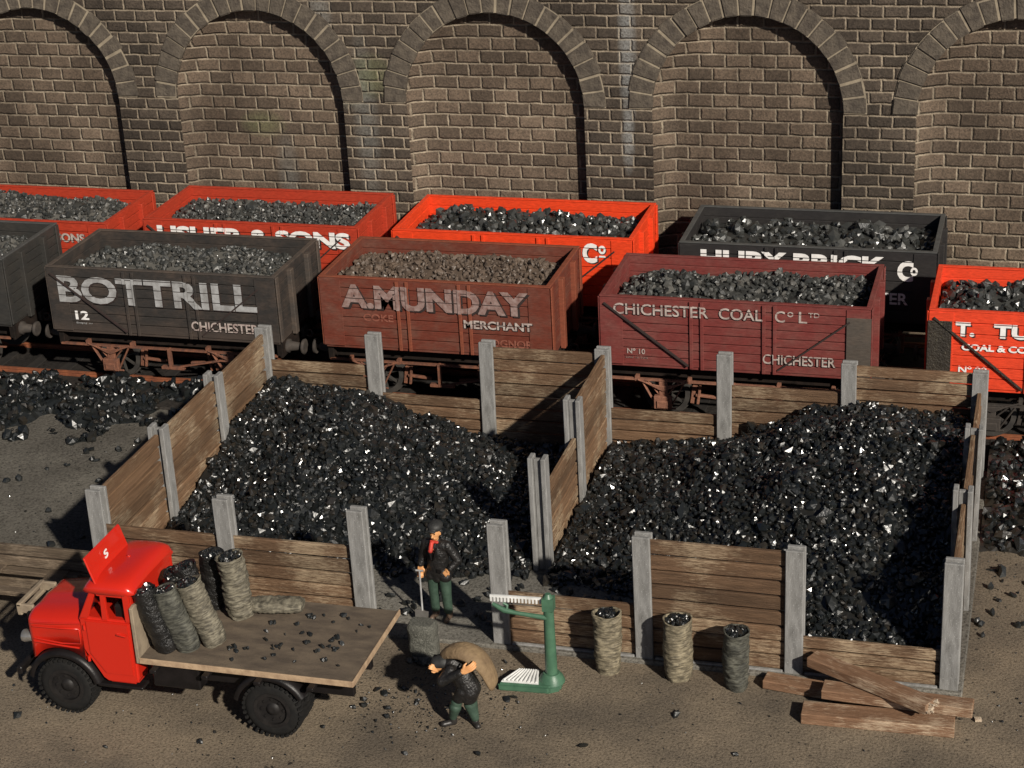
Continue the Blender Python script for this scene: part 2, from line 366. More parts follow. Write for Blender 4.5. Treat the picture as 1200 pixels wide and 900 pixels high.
for cx in AX:
    p = MB(); nx, nz = 64, 70; vs = []; fs = []
    for j in range(nz+1):
        for i in range(nx+1):
            x = cx-R0-.1+(2*R0+.2)*i/nx; z = 0+(SPR+R0+.1)*j/nz
            if z <= SPR: d = x-(cx-R0)
            else:
                r = math.hypot(x-cx, z-SPR); d = (R0-r) if x < cx+.2 else 9
                if x > cx-1.0 and z > SPR: d += max(0, x-cx+1.0)*.6
            t = min(1, max(0, d/.55)); f = (1-t)**2
            y = WY+REC-.24*f+.012*noise.noise((x*1.1, z*1.1, cx))
            vs.append((x, y, z))
    for j in range(nz):
        for i in range(nx): a = j*(nx+1)+i; fs.append((a, a+1, a+nx+2, a+nx+1))
    p.add(vs, fs, True); p.build('recess_panel', 'brick_recess', wall, fix=False)
    v = MB(); bk = MB(); n = 21; RO = R0+.50
    ringb = [];
    for k in range(n):
        a0 = math.pi*k/n; a1 = math.pi*(k+1)/n; gsp = .011
        ri, ro = R0-.005+rnd.uniform(-.012, .012), RO+rnd.uniform(-.035, .03); y0 = WY-.045+rnd.uniform(-.014, .014)
        P = []
        for yy in (y0, WY+.25):
            for (a, r) in ((a0, ri), (a1, ri), (a1, ro), (a0, ro)):
                aa = a+(gsp/r*1.2 if a == a0 else -gsp/r*1.2); P.append((cx+r*math.cos(aa), yy, SPR+r*math.sin(aa)))
        v.add(P, [(0,1,2,3), (4,7,6,5), (0,4,5,1), (1,5,6,2), (2,6,7,3), (3,7,4,0)])
    v.build('arch_ring', 'voussoir', wall, bevel=.022, seg=2)
    m_ = 40; vs = []
    for k in range(m_+1):
        a = math.pi*k/m_
        for r in (R0+.012, RO-.02): vs.append((cx+r*math.cos(a), WY-.020, SPR+r*math.sin(a)))
    bk.add(vs, [(2*k, 2*k+1, 2*k+3, 2*k+2) for k in range(m_)]); bk.build('arch_mortar', 'mortar', wall, fix=False)

# ------------------------------------------------------------------ railway tracks
RT = .14
def track(yc, label):
    t = thing('railway_track', label, 'track', (-6, yc, 0), 0, 'tracks along the wall')
    for sy in (-.66, .66):
        r = MB(); r.box(-20, 22, sy-.07, sy+.07, .056, .068); r.box(-20, 22, sy-.02, sy+.02, .066, .115); r.box(-20, 22, sy-.035, sy+.035, .113, RT)
        ro = r.build('rail', 'rail_rust', t)
    s0 = None
    for k in range(46):
        x = -17+k*.8
        if s0 is None:
            b = MB(); b.box(-.13, .13, -1.25, 1.25, .02, .065); s0 = b.build('sleeper', 'sleeper', t, bevel=.015); s0.location = (x, 0, 0)
        else:
            c = s0.copy(); C.objects.link(c); c.parent = t; c.location = (x, 0, 0)
YF, YB = 33.28, 36.15
track(YF, 'rusty railway track under the front row of coal wagons'); track(YB, 'rusty railway track under the back row of wagons nearest the brick wall')

# ------------------------------------------------------------------ lettering
def text_mesh(txt, h, width=None, bold=0., depth=.006, cuts=(), italic=0., keep=None):
    cu = bpy.data.curves.new('t', 'FONT'); cu.body = txt; cu.size = 1; cu.offset = bold; cu.extrude = 0; cu.fill_mode = 'FRONT'; cu.resolution_u = 4
    cu.shear = italic
    o = bpy.data.objects.new('t', cu); C.objects.link(o); dg = bpy.context.evaluated_depsgraph_get()
    me = bpy.data.meshes.new_from_object(o.evaluated_get(dg)); bpy.data.objects.remove(o); bpy.data.curves.remove(cu)
    xs = [v.co.x for v in me.vertices]; ys = [v.co.y for v in me.vertices]
    x0, x1, y0, y1 = min(xs), max(xs), min(ys), max(ys)
    sy = h/(y1-y0); sx = (width/(x1-x0)) if width else sy
    bm = bmesh.new(); bm.from_mesh(me); bpy.data.meshes.remove(me)
    for v in bm.verts: v.co = Vector(((v.co.x-x0)*sx, 0, (v.co.y-y0)*sy))
    for z in cuts:
        for zz in (z-.009, z+.009):
            bmesh.ops.bisect_plane(bm, geom=bm.verts[:]+bm.edges[:]+bm.faces[:], plane_co=(0, 0, zz), plane_no=(0, 0, 1))
        kill = [f for f in bm.faces if abs(f.calc_center_median().z-z) < .009]
        if kill: bmesh.ops.delete(bm, geom=kill, context='FACES')
    if keep is not None:
        for a, c in keep:
            for xx in (a, c): bmesh.ops.bisect_plane(bm, geom=bm.verts[:]+bm.edges[:]+bm.faces[:], plane_co=(xx, 0, 0), plane_no=(1, 0, 0))
        kill = [f for f in bm.faces if not any(a < f.calc_center_median().x < c for a, c in keep)]
        if kill: bmesh.ops.delete(bm, geom=kill, context='FACES')
        if not bm.faces: bm.free(); return None
    r = bmesh.ops.extrude_face_region(bm, geom=bm.faces[:])
    for e in r['geom']:
        if isinstance(e, bmesh.types.BMVert): e.co.y -= depth
    bmesh.ops.recalc_face_normals(bm, faces=bm.faces)
    out = bpy.data.meshes.new('lettering'); bm.to_mesh(out); bm.free(); out.polygons.foreach_set('use_smooth', [False]*len(out.polygons)); return out
def put_text(parent, txt, x, y, z, h, width, m, bold=.02, cuts=(), shadow=None, off=(.025, -.02), rz=0, italic=0., straps=None):
    cl = [c-z for c in cuts if z-.02 < c < z+h+.02]
    me = text_mesh(txt, h, width, bold, .007, cl, italic); me.materials.append(MAT[m])
    o = link('lettering', me, parent); o.location = (x, y, z); o.rotation_euler = (0, 0, rz)
    if shadow:
        me2 = me.copy(); me2.materials.clear(); me2.materials.append(MAT[shadow]); o2 = link('letter_shade', me2, o); o2.location = (off[0], .004, off[1])
    if straps:
        for a, c in straps:
            me3 = text_mesh(txt, h, width, bold, .004, (), italic, [(a-x, c-x)])
            if not me3: continue
            bmx = bmesh.new(); bmx.from_mesh(me3); left = set(bmx.verts); bmx.verts.ensure_lookup_table()
            while left:
                comp = {left.pop()}; st_ = list(comp)
                while st_:
                    for e in st_.pop().link_edges:
                        for w_ in e.verts:
                            if w_ not in comp: comp.add(w_); st_.append(w_)
                left -= comp; vs = list(comp); ix = {v: i for i, v in enumerate(vs)}; q = MB()
                q.add([v.co.copy() for v in vs], [[ix[v] for v in f.verts] for f in bmx.faces if f.verts[0] in comp]); o3 = q.build('letter_on_strap', m, o); o3.location = (0, -.018, 0)
            bmx.free(); bpy.data.meshes.remove(me3)
    return o
MAT['let_white'] = mat('white_lettering', (.80, .78, .76), (.66, .64, .62), .6, 10, bstr=.1)
MAT['let_grey'] = mat('worn_grey_lettering', (.36, .36, .36), (.20, .195, .19), .7, 5, bstr=.1)
MAT['let_faded'] = mat('faded_lettering', (.29, .21, .19), (.16, .085, .07), .7, 9, bstr=.1)
MAT['let_ghost'] = mat('ghost_lettering', (.25, .09, .06), (.17, .05, .03), .7, 9, bstr=.1)
MAT['let_cream'] = mat('cream_lettering', (.46, .40, .36), (.27, .2, .18), .7, 9, bstr=.1)
MAT['let_black'] = mat('black_shading', (.02, .015, .013), (.035, .02, .018), .7, 9, bstr=.1)

# ------------------------------------------------------------------ wagons
wheel_me = {}
def wagon(x0, yc, L, label, body_m, zt=2.75, H=1.42, W=2.34, planks=7, door='side', texts=(), diag=True, corner=None, endc=None, plates_m=None, load='coal_grey', loadlabel='', loadz=.26, lh=.14, lsize=.085, rust='rust', strap_m=None, rim=None, inner=None):
    t = thing('coal_wagon', label, 'wagon', (x0, yc, RT), 0, 'open coal wagons standing in two rows')
    zt -= RT; zb = zt-H; hw = W/2; th = .07
    b = MB(); ph_ = H/planks; cuts = [zb+ph_*k for k in range(1, planks)]
    for k in range(planks):
        a, c = zb+ph_*k+.008, zb+ph_*(k+1)-.008
        for s_ in (-1, 1):
            j = rnd.uniform(-.004, .004)
            b.box(.0, L, min(s_*hw, s_*(hw-th))+j, max(s_*hw, s_*(hw-th))+j, a, c)
        for xx in (.0, L-th): b.box(xx+.001+(.0 if xx else -.012), xx+th-.001+(.012 if xx else 0), -hw+th+.001, hw-th-.001, a, c)
    for s_ in (-1, 1): b.box(.01, L-.01, s_*(hw-.045)-.012, s_*(hw-.045)+.012, zb+.01, zt-.01)
    for xx in (.03, L-.055): b.box(xx, xx+.025, -hw+.02, hw-.02, zb+.01, zt-.01)
    b.box(.02, L-.02, -hw+.02, hw-.02, zb-.05, zb+.05)
    b.build('body', body_m, t, bevel=.006)
    r = MB(); e = .012
    for s_ in (-1, 1): r.box(-e, L+e, s_*(hw-th/2)-th/2-e, s_*(hw-th/2)+th/2+e, zt-.004, zt+.022)
    for xx in (0, L-th): r.box(xx-e, xx+th+e, -hw+th+e+.002, hw-th-e-.002, zt-.004, zt+.022)
    r.build('top_rim', rim or body_m, t, bevel=.005)
    # end stanchions and corner plates
    st = MB()
    for xx, d in ((L, 1), (0, -1)):
        for yy in (-.46, .46): st.box(min(xx, xx+d*.10), max(xx, xx+d*.10), yy-.075, yy+.075, zb-.06, zt-.05)
        for yy in (-hw+.07, hw-.07): st.box(min(xx+d*.012, xx+d*.045), max(xx+d*.012, xx+d*.045), yy-.07, yy+.07, zb, zt-.01)
    build_each(st, 'end_post', endc or body_m, t, bevel=.01)
    cp = MB()
    for xx in (.0, L-.42):
        for s_ in (-1, 1): cp.box(xx-.006, xx+.426, min(s_*(hw+.018), s_*(hw+.004)), max(s_*(hw+.018), s_*(hw+.004)), zb+.002, zt-.025)
    build_each(cp, 'corner_plate', plates_m or body_m, t, bevel=.004)
    sm_ = strap_m or body_m
    dx = L*.135; cxm = L/2
    ir = MB()
    for xx in (cxm-dx-.10, cxm-dx+.10, cxm+dx-.10, cxm+dx+.10):
        for s_ in (-1, 1): ir.box(xx-.032, xx+.032, min(s_*(hw+.035), s_*(hw+.002)), max(s_*(hw+.035), s_*(hw+.002)), zb-.03, zt-.02)
    build_each(ir, 'door_strap', sm_, t, bevel=.006)
    if diag:
        dg_ = MB()
        for s_ in (-1, 1):
            y_ = s_*(hw+.03)
            dg_.bar((.08, y_, zt-.12), (cxm-dx-.16, y_, zb+.04), .03, .05, (0, 1, 0)); dg_.bar((L-.36, y_, zt-.25), (cxm+dx+.16, y_, zb+.06), .03, .035, (0, 1, 0))
        build_each(dg_, 'diagonal_brace', 'let_black' if diag == 1 else diag, t)
    # underframe
    u = MB()
    for s_ in (-1, 1):
        u.box(.06, L-.06, s_*(hw-.34)-.05, s_*(hw-.34)+.05, zb-.34, zb-.052)
    u.box(.0, .12, -hw+.10, hw-.06, zb-.36, zb-.055); u.box(L-.12, L, -hw+.06, hw-.06, zb-.36, zb-.055)
    build_each(u, 'frame_beam', 'under', t, bevel=.01)
    fl = MB()
    for s_ in (-1, 1): fl.box(.05, L-.05, s_*(hw-.09)-.03, s_*(hw-.09)+.04, zb-.35, zb-.315)
    build_each(fl, 'solebar_flange', rust, t)
    for wx in (L/2-1.34, L/2+1.34):
        for s_ in (-1, 1):
            a = MB(); y_ = s_*(hw-.10)
            for q in (-1, 1):
                a.bar((wx+q*.42, y_, zb-.34), (wx+q*.13, y_, .30), .03, .075, (0, 1, 0)); a.bar((wx+q*.30, y_-.01*s_, zb-.36), (wx+q*.05, y_-.01*s_, .52), .03, .06, (0, 1, 0))
            a.box(wx-.17, wx+.17, min(y_, y_+s_*.11), max(y_, y_+s_*.11), .30, .56); a.box(wx-.11, wx+.11, min(y_, y_+s_*.14), max(y_, y_+s_*.14), .33, .48)
            a.box(wx-.08, wx+.08, y_-.04, y_+.04, .54, zb-.36)
            a.bar((wx-.24, y_, .285), (wx+.24, y_, .285), .03, .04)
            a.build('axle_guard', rust, t, bevel=.012)
            sp = MB()
            for i in range(5):
                w_ = .48-.075*i; sp.tube([(wx+w_*c_, y_+s_*.05, .86-.02*i-.13*(1-c_*c_)*(.9)) for c_ in (-1, -.5, 0, .5, 1)], .016, 6)
            for q in (-1, 1): sp.box(wx+q*.50-.035, wx+q*.50+.035, y_-.03, y_+.09, .82, .92)
            sp.build('leaf_spring', rust, t)
            w = MB(); yw = s_*.66; w.ring((wx, yw, .44), (0, 1, 0), .44, .35, .11); w.ring((wx, yw-s_*.05, .44), (0, 1, 0), .475, .36, .03)
            for k in range(8):
                a_ = k*math.pi/4+.2; w.bar((wx, yw, .44), (wx+.36*math.cos(a_), yw, .44+.36*math.sin(a_)), .035, .05, (0, 1, 0))
            w.cyl((wx, yw-.08, .44), (wx, yw+.08, .44), .09, 14); w.build('wheel', 'dark_iron', t)
            bs = MB(); bd = 1 if wx < L/2 else -1; bx_ = wx+bd*.56
            bs.bar((bx_-bd*.02, s_*.70, .62), (bx_-bd*.07, s_*.70, .26), .10, .07, (0, 1, 0)); bs.bar((bx_+bd*.09, s_*.78, .66), (bx_+bd*.04, s_*.78, .28), .05, .05, (0, 1, 0))
            bs.bar((bx_, s_*.76, .46), (bx_+bd*.5, s_*.76, .42), .05, .07, (0, 1, 0)); bs.build('brake_shoe', rust, t, bevel=.008)
    for s_ in (-1, 1):
        bl_ = MB(); y_ = s_*(hw-.06)
        bl_.bar((L/2, y_, zb-.30), (L/2, y_, .42), .05, .12, (0, 1, 0)); bl_.bar((L/2-.2, y_, .44), (L/2+.3, y_, .44), .06, .10, (0, 1, 0))
        bl_.bar((L/2+.1, y_-s_*.0, .45), (L/2+1.1, y_, .66), .03, .075, (0, 1, 0)); bl_.bar((L/2+1.1, y_, .66), (L-.25, y_, .66), .03, .05, (0, 1, 0))
        bl_.box(L-.62, L-.56, y_-.03, y_+.03, .5, zb-.3)
        bl_.build('brake_lever', rust, t, bevel=.006)
    for xx, d in ((0, -1), (L, 1)):
        for yy in (-.82, .82):
            q = MB(); q.tube([(xx, yy, zb-.20), (xx+d*.05, yy, zb-.20), (xx+d*.06, yy, zb-.20), (xx+d*.26, yy, zb-.20), (xx+d*.27, yy, zb-.20), (xx+d*.34, yy, zb-.20)], [.14, .14, .10, .075, .045, .045], 14)
            q.tube([(xx+d*.33, yy, zb-.20), (xx+d*.37, yy, zb-.20), (xx+d*.385, yy, zb-.20)], [.15, .16, .12], 18); q.build('buffer', 'under2', t)
        q = MB(); q.box(min(xx, xx+d*.06), max(xx, xx+d*.06), -.12, .12, zb-.30, zb-.12); q.ring((xx+d*.13, 0, zb-.25), (0, 1, 0), .09, .06, .03, 12); q.build('coupling_hook', 'dark_iron', t)
    for T in texts:
        txt, ux, uz, h, w_, m_, *rest = T
        kw = rest[0] if rest else {}
        out_ = kw.pop('out', .006); put_text(t, txt, ux, -hw-min(out_, .020), zb+uz, h, w_, m_, cuts=cuts, straps=[(c_-.032, c_+.032) for c_ in (cxm-dx-.10, cxm-dx+.10, cxm+dx-.10, cxm+dx+.10)] if out_ > .03 else None, **kw)
    # load of coal: rests in the wagon
    if load:
        xa, xb, ya, yb = th+.02, L-th-.02, -hw+th+.02, hw-th-.02; zz = zt-loadz
        seed = rnd.uniform(0, 50)
        def hh(x, y):
            ex = min(x-xa, xb-x); ey = min(y-ya, yb-y); m = min(1, max(0, ex)/.55)*min(1, max(0, ey)/.5)
            return zz-.16+lh*1.6*m**.6+lh*.9*noise.noise((x*1.0+seed, y*1.1, seed))+.04*noise.noise((x*4+seed, y*4, seed))
        o = heap('coal_load', xa, xb, ya, yb, hh, lsize, load, loadlabel, 'coal load', 1.15, -9, .16)
        o.location = (x0, yc, RT)
    return t
MAT['p_far'] = paint('far_wagon_black', (.03, .029, .027), (.06, .05, .04), .4)
MAT['p_bot'] = paint('weathered_black_paint', (.028, .025, .023), (.085, .060, .046), .65, .65, .3, .7)
MAT['p_bot2'] = paint('weathered_black_end', (.055, .046, .040), (.13, .09, .065), .6, .65, .3)
MAT['p_mun'] = paint('worn_red_brown_paint', (.125, .030, .018), (.135, .075, .055), .7, .6, .3)
MAT['p_mun2'] = paint('worn_lit_orange_brown', (.19, .052, .028), (.16, .06, .035), .5, .6, .3)  # rusty wear, with the lamp's warmth on the wagon end put into the orange
MAT['p_chi'] = paint('maroon_paint', (.15, .031, .027), (.17, .085, .07), .5, .55, .35)
MAT['p_plate'] = paint('bare_dark_plate', (.07, .058, .048), (.11, .08, .06), .6, .6)
MAT['p_turn'] = paint('bright_orange_red', (.66, .055, .020), (.4, .05, .02), .2, .45, .35)
MAT['p_rivet'] = mat('black_riveted_plate', (.035, .028, .02), (.02, .016, .012), .6, 5, bstr=.9, bdist=.03, bscale=26, speck=(24, .66, (.10, .085, .05)))
MAT['p_ush'] = paint('usher_red', (.36, .036, .016), (.3, .045, .02), .3, .5, .35)
MAT['p_co'] = paint('vivid_orange_red', (.66, .050, .013), (.5, .05, .015), .2, .45, .35)
MAT['p_blk'] = paint('black_paint', (.022, .020, .020), (.05, .045, .04), .3, .5, .4)
MAT['p_blk2'] = paint('black_rim', (.06, .06, .058), (.09, .085, .08), .5, .5, .4)
MAT['rust2'] = mat('orange_rust', (.26, .115, .07), (.16, .07, .045), .8, 9, bstr=.6, bdist=.02)
MAT['under2'] = mat('dusty_dark_iron', (.05, .040, .033), (.028, .023, .02), .8, 9, bstr=.5)

wagon(-18.2, YF, 4.98, 'dark grey-black coal wagon at the far left edge, only its right end showing', 'p_far', load='coal_grey', loadlabel='dull grey coal heaped in the dark wagon at the far left edge', rim='p_blk2')
wagon(-12.22, YF, 4.98, 'weathered black coal wagon lettered BOTTRILL in pale grey', 'p_bot', zt=2.66, H=1.36, endc='p_bot2', plates_m='p_bot', rim='p_bot2', diag=1,
      texts=[('BOTTRILL', .22, .62, .58, 4.35, 'let_grey', dict(bold=.03, shadow='let_black', out=.042)), ('12', .52, .25, .19, .30, 'let_white', dict(bold=.03)),
             ('Empty to', .52, .15, .055, .36, 'let_grey', dict(bold=.01)), ('CHICHESTER', 3.1, .16, .20, 1.45, 'let_cream', dict(out=.040, bold=.018, shadow='let_black', off=(.015, -.012)))],
      load='coal_grey', loadlabel='dusty grey coal heaped in the black BOTTRILL wagon', lh=.18)
wagon(-6.28, YF, 4.62, 'worn red-brown coal wagon lettered A.MUNDAY in faded grey', 'p_mun', endc='p_mun2', plates_m='p_mun', rim='p_mun2', strap_m='p_mun2', diag=None,
      texts=[('A.MUNDAY', .42, .80, .50, 3.78, 'let_faded', dict(bold=.045, shadow='let_black', off=(.045, -.03), out=.040)), ('COKE', .85, .55, .15, .62, 'let_ghost', dict(bold=.02)),
             ('MERCHANT', 2.90, .52, .17, 1.36, 'let_cream', dict(bold=.025, shadow='let_black', off=(.02, -.015), out=.040)), ('BOGNOR', 3.3, .16, .16, .95, 'let_ghost', dict(bold=.02))],
      load='coal_brown', loadlabel='brown dusty coal filling the red-brown A.MUNDAY wagon', loadz=.16, lh=.10)
wagon(-.68, YF-.05, 4.98, 'maroon coal wagon lettered CHICHESTER COAL Co LTD', 'p_chi', zt=2.67, H=1.34, planks=8, plates_m='p_chi', strap_m='p_chi', rust='rust2', diag=1,
      texts=[('CHICHESTER', .26, 1.01, .22, 1.78, 'let_cream', dict(bold=.008, shadow='let_black', off=(.015, -.012), out=.040)), ('COAL', 2.24, 1.01, .22, .80, 'let_cream', dict(bold=.008, shadow='let_black', off=(.015, -.012), out=.040)),
             ('C', 3.27, 1.01, .22, .18, 'let_cream', dict(bold=.008, out=.040)), ('o', 3.49, 1.12, .10, .11, 'let_cream', dict(bold=.008)), ('L', 3.70, 1.01, .22, .15, 'let_cream', dict(bold=.008)), ('TD', 3.87, 1.13, .09, .20, 'let_cream', dict(bold=.005)),
             ('Nº 10', .50, .22, .105, .34, 'let_cream', dict(bold=.01)), ('Load 10 Tons', .47, .13, .05, .42, 'let_faded', dict(bold=.0)),
             ('CHICHESTER', 3.05, .18, .19, 1.32, 'let_cream', dict(out=.040, bold=.01, shadow='let_black', off=(.012, -.01)))],
      load='coal_grey', loadlabel='grey coal with pale glinting lumps in the maroon CHICHESTER COAL wagon', loadz=.24, lh=.17, lsize=.10)
wagon(5.33, YF-.05, 4.98, 'bright orange-red coal wagon lettered T. TURNER at the right edge of the photo', 'p_turn', zt=2.72, H=1.46, plates_m='p_turn', rust='under2', diag='p_rivet',
      texts=[('T.', .46, 1.0, .27, .33, 'let_white', dict(bold=.05, shadow='let_black', off=(.03, -.022))), ('TURNER', 1.12, 1.0, .27, 1.85, 'let_white', dict(bold=.05, shadow='let_black', off=(.03, -.022), out=.040)),
             ('COAL & COKE MERCHANT', .58, .74, .125, 2.55, 'let_white', dict(bold=.035, out=.040)), ('Nº 22', .54, .30, .13, .50, 'let_white', dict(bold=.02))],
      load='coal_shiny', loadlabel='black coal with big pale glinting lumps in the T. TURNER wagon', loadz=.22, lh=.15, lsize=.14)
# black riveted corner plate of that wagon is added below
wagon(-17.2, YB-.25, 4.98, 'red coal wagon in the back row at the far left, lettering ending in ONS', 'p_ush', zt=2.68,
      texts=[('& SONS', 3.5, .98, .20, .95, 'let_cream', dict(bold=.03, shadow='let_black', off=(.02, -.015)))],
      load='coal_grey', loadlabel='grey dusty coal in the red back-row wagon at the far left', loadz=.2, lh=.2)
wagon(-11.42, YB, 4.86, 'red coal wagon lettered USHER & SONS in the back row', 'p_ush',
      texts=[('USHER & SONS', .30, .95, .36, 4.40, 'let_white', dict(bold=.045, shadow='let_black', off=(.04, -.03), out=.040))],
      load='coal_grey', loadlabel='flat grey coal filling the red USHER & SONS wagon', loadz=.14, lh=.08)
wagon(-5.76, YB, 5.05, 'vivid orange-red coal wagon in the back row with a white Co at its right', 'p_co', diag='let_black',
      texts=[('C', 4.03, .90, .42, .30, 'let_white', dict(bold=.05, shadow='let_black', off=(.03, -.022))), ('o', 4.36, 1.10, .18, .15, 'let_white', dict(bold=.03, shadow='let_black', off=(.02, -.015))), ('-', 4.37, 1.03, .035, .13, 'let_white', dict(bold=.02))],
      load='coal_shiny', loadlabel='black glinting coal mounded in the orange-red back-row wagon', loadz=.24, lh=.17, lsize=.13)
wagon(.26, YB, 4.98, 'black coal wagon lettered HURY BRICK Co in the back row', 'p_blk', rim='p_blk2', diag=None,
      texts=[('HURY BRICK', .42, .95, .36, 3.62, 'let_white', dict(bold=.045, out=.040)), ('C', 4.25, .82, .42, .34, 'let_white', dict(bold=.045)), ('o', 4.5, .95, .17, .14, 'let_white', dict(bold=.03, out=.012)),
             ('CHICHESTER', 2.62, .34, .24, 1.85, 'let_white', dict(bold=.02, out=.02))],
      load='coal_shiny', loadlabel='grey and pale glinting coal lumps in the black back-row wagon', loadz=.2, lh=.13, lsize=.16)
for o in list(C.objects):
    if o.get('label', '').startswith('bright orange-red coal wagon lettered T.'):
        q = MB(); q.box(-.022, .40, -1.17-.034, -1.17-.021, 1.0, 2.40); q.build('riveted_plate', 'p_rivet', o, bevel=.004)
    if o.get('label', '').startswith('maroon coal wagon'):
        q = MB(); q.box(4.98-.42, 5.0, -1.17-.034, -1.17-.021, 1.06, 2.36); q.build('bare_corner_plate', 'p_plate', o, bevel=.004)

# ------------------------------------------------------------------ coal-bin fences
GX, GY = [-7.05+2.225*i for i in range(7)], [24.05, 26.35, 28.65, 30.95]
PH = 2.1; PP = .235
def post(parent, x, y, h=PH, along='x', lean=0.):
    m = MB(); w, d, ft = .27, .24, .07; hh = h+rnd.uniform(-.03, .03)
    if along == 'x':
        m.box(-w/2, w/2, -d/2, -d/2+ft, 0, hh); m.box(-w/2, w/2, d/2-ft, d/2, 0, hh-.01); m.box(-.045, .045, -d/2+ft-.001, d/2-ft+.001, 0, hh-.045)
    else:
        w = .3; ft = .085
        m.box(-w/2, -w/2+ft, -d/2, d/2, 0, hh); m.box(w/2-ft, w/2, -d/2, d/2, 0, hh-.01); m.box(-w/2+ft-.001, w/2-ft+.001, -.045, .045, 0, hh-.045)
    o = m.build('concrete_post', 'concrete', parent, bevel=.012); o.location = (x, y, .0); o.rotation_euler = (rnd.uniform(-.012, .012), rnd.uniform(-.01, .01)+lean, rnd.uniform(-.02, .02)); return o
def panel(parent, a, b, top, along='x', base=.05, th=.075, mt=None, sag=0.):
    m = MB(); n = max(1, round((top-base)/PP)); p = (top-base)/n
    for k in range(n):
        z0, z1 = base+p*k+.008, base+p*(k+1)-.008; j = rnd.uniform(-.012, .012); tl = rnd.uniform(-.008, .008)
        if along == 'x':
            c = Vector(((a[0]+b[0])/2, a[1]+j, (z0+z1)/2+sag*k/n)); m.obox(c, ((b[0]-a[0])/2-.08, 0, tl), (0, th/2, 0), (0, 0, (z1-z0)/2-.008))
        else:
            c = Vector((a[0]+j, (a[1]+b[1])/2, (z0+z1)/2)); m.obox(c, (th/2, 0, 0), (0, (b[1]-a[1])/2-.08, tl), (0, 0, (z1-z0)/2-.012))
    return m.build('board_panel', mt or ('wood_x' if along == 'x' else 'wood_y'), parent, bevel=.012)
def fence(label, nodes, tops, along='x', own=None, mt=None, base=.05):
    t = thing('plank_fence', label, 'fence', (0, 0, 0), 0, 'plank fences of the coal bins')
    for i, (x, y) in enumerate(nodes):
        if own is None or own[i]: post(t, x, y, along=along)
    for i in range(len(nodes)-1):
        if tops[i]: panel(t, nodes[i], nodes[i+1], tops[i], along, mt=mt, base=base)
    return t
fence('back fence of the coal bins, brown planks between grey posts in front of the wagons', [(x, GY[3]) for x in GX], [1.46, .92, 2.0, .92, 1.53, 2.05])
fence('front fence of the coal bins facing the lorry and the filled sacks', [(x, GY[0]) for x in GX], [1.46, 1.46, 0, .93, 2.03, .66])
fence('left side fence of the coal bins, full height, seen from inside the heap', [(GX[0], y) for y in GY], [2.02, 2.02, 2.02], 'y', [0, 1, 1, 0])
fence('middle divider fence between the two coal heaps, lower at its front end', [(GX[3]+.02, y) for y in GY], [0, 1.42, 2.02], 'y', [0, 1, 1, 0])
fence('right side fence of the coal bins, seen edge on beside the right-hand coal spill', [(GX[6], y) for y in GY], [1.9, 2.0, 1.75], 'y', [0, 1, 1, 0])
lf = thing('plank_fence', 'low dark plank fence behind the lorry bonnet at the left edge', 'fence', (0, 0, 0))
post(lf, -12.0, 24.1, 1.3); panel(lf, (-12.0, 24.1), (-7.25, 24.1), .9, mt='wood_dark')
# kerb of concrete at the foot of the fence
k = MB()
for i in (3, 4, 5): k.box(GX[i]+.16, GX[i+1]-.16, 23.93, 23.99, .0, .085)
k = k.build('kerb', 'concrete', bevel=.01); struct(k)

# ------------------------------------------------------------------ coal heaps
def clampwrap(h, f):
    return lambda x, y: f(x, y, h(x, y))
L1 = idw([(-6.7, 30.7, 1.12), (-5.8, 30.7, 1.05), (-4.9, 30.7, .92), (-3.8, 30.7, .55), (-2.8, 30.7, .25), (-1.8, 30.7, .15), (-.7, 30.7, .1),
          (-6.8, 29.2, 1.05), (-6.8, 27.9, .75), (-6.8, 26.8, .45), (-6.8, 25.6, .35), (-6.6, 24.6, .3), (-5, 24.6, .3), (-5.5, 25.5, .5), (-5, 27, 1.0), (-4.6, 28.5, 1.35), (-5.2, 29.6, 1.35),
          (-3.6, 27.6, 1.0), (-3.2, 29, .75), (-2.2, 28.4, .6), (-2.4, 27.2, .55), (-1.2, 29.4, .2), (-1.1, 27.8, .4), (-.7, 28.8, .15), (-.7, 27.2, .2),
          (-4.2, 25.7, .45), (-3.3, 25.4, .12), (-2.9, 24.8, .03), (-2.4, 25.9, .12), (-1.6, 26.2, .15), (-.9, 26.3, .16), (-1.6, 25.3, .0), (-.8, 25.2, .0), (-2.5, 24.4, -.02), (-.6, 24.6, .0), (-1.5, 24.5, .0)])
def toe(h, xa, xb, y0, k):
    def f(x, y):
        w = max(0, min(1, (x-xa)/.5))*max(0, min(1, (xb-x)/.5)); yy = y0+.35*noise.noise((x*1.6, 3.1, 0))
        return h(x, y)-w*max(0, yy-y)*k
    return f
L1 = toe(L1, -3.9, 0.2, 26.0, .45)
heap('coal_heap', GX[0]+.12, GX[3]-.14, GY[0]+.15, GY[3]-.1, L1, .098, 'coal', 'big heap of glinting black coal in the left bin between the left fence and the divider', 'coal heap', 2.2, .07, jag=.34)
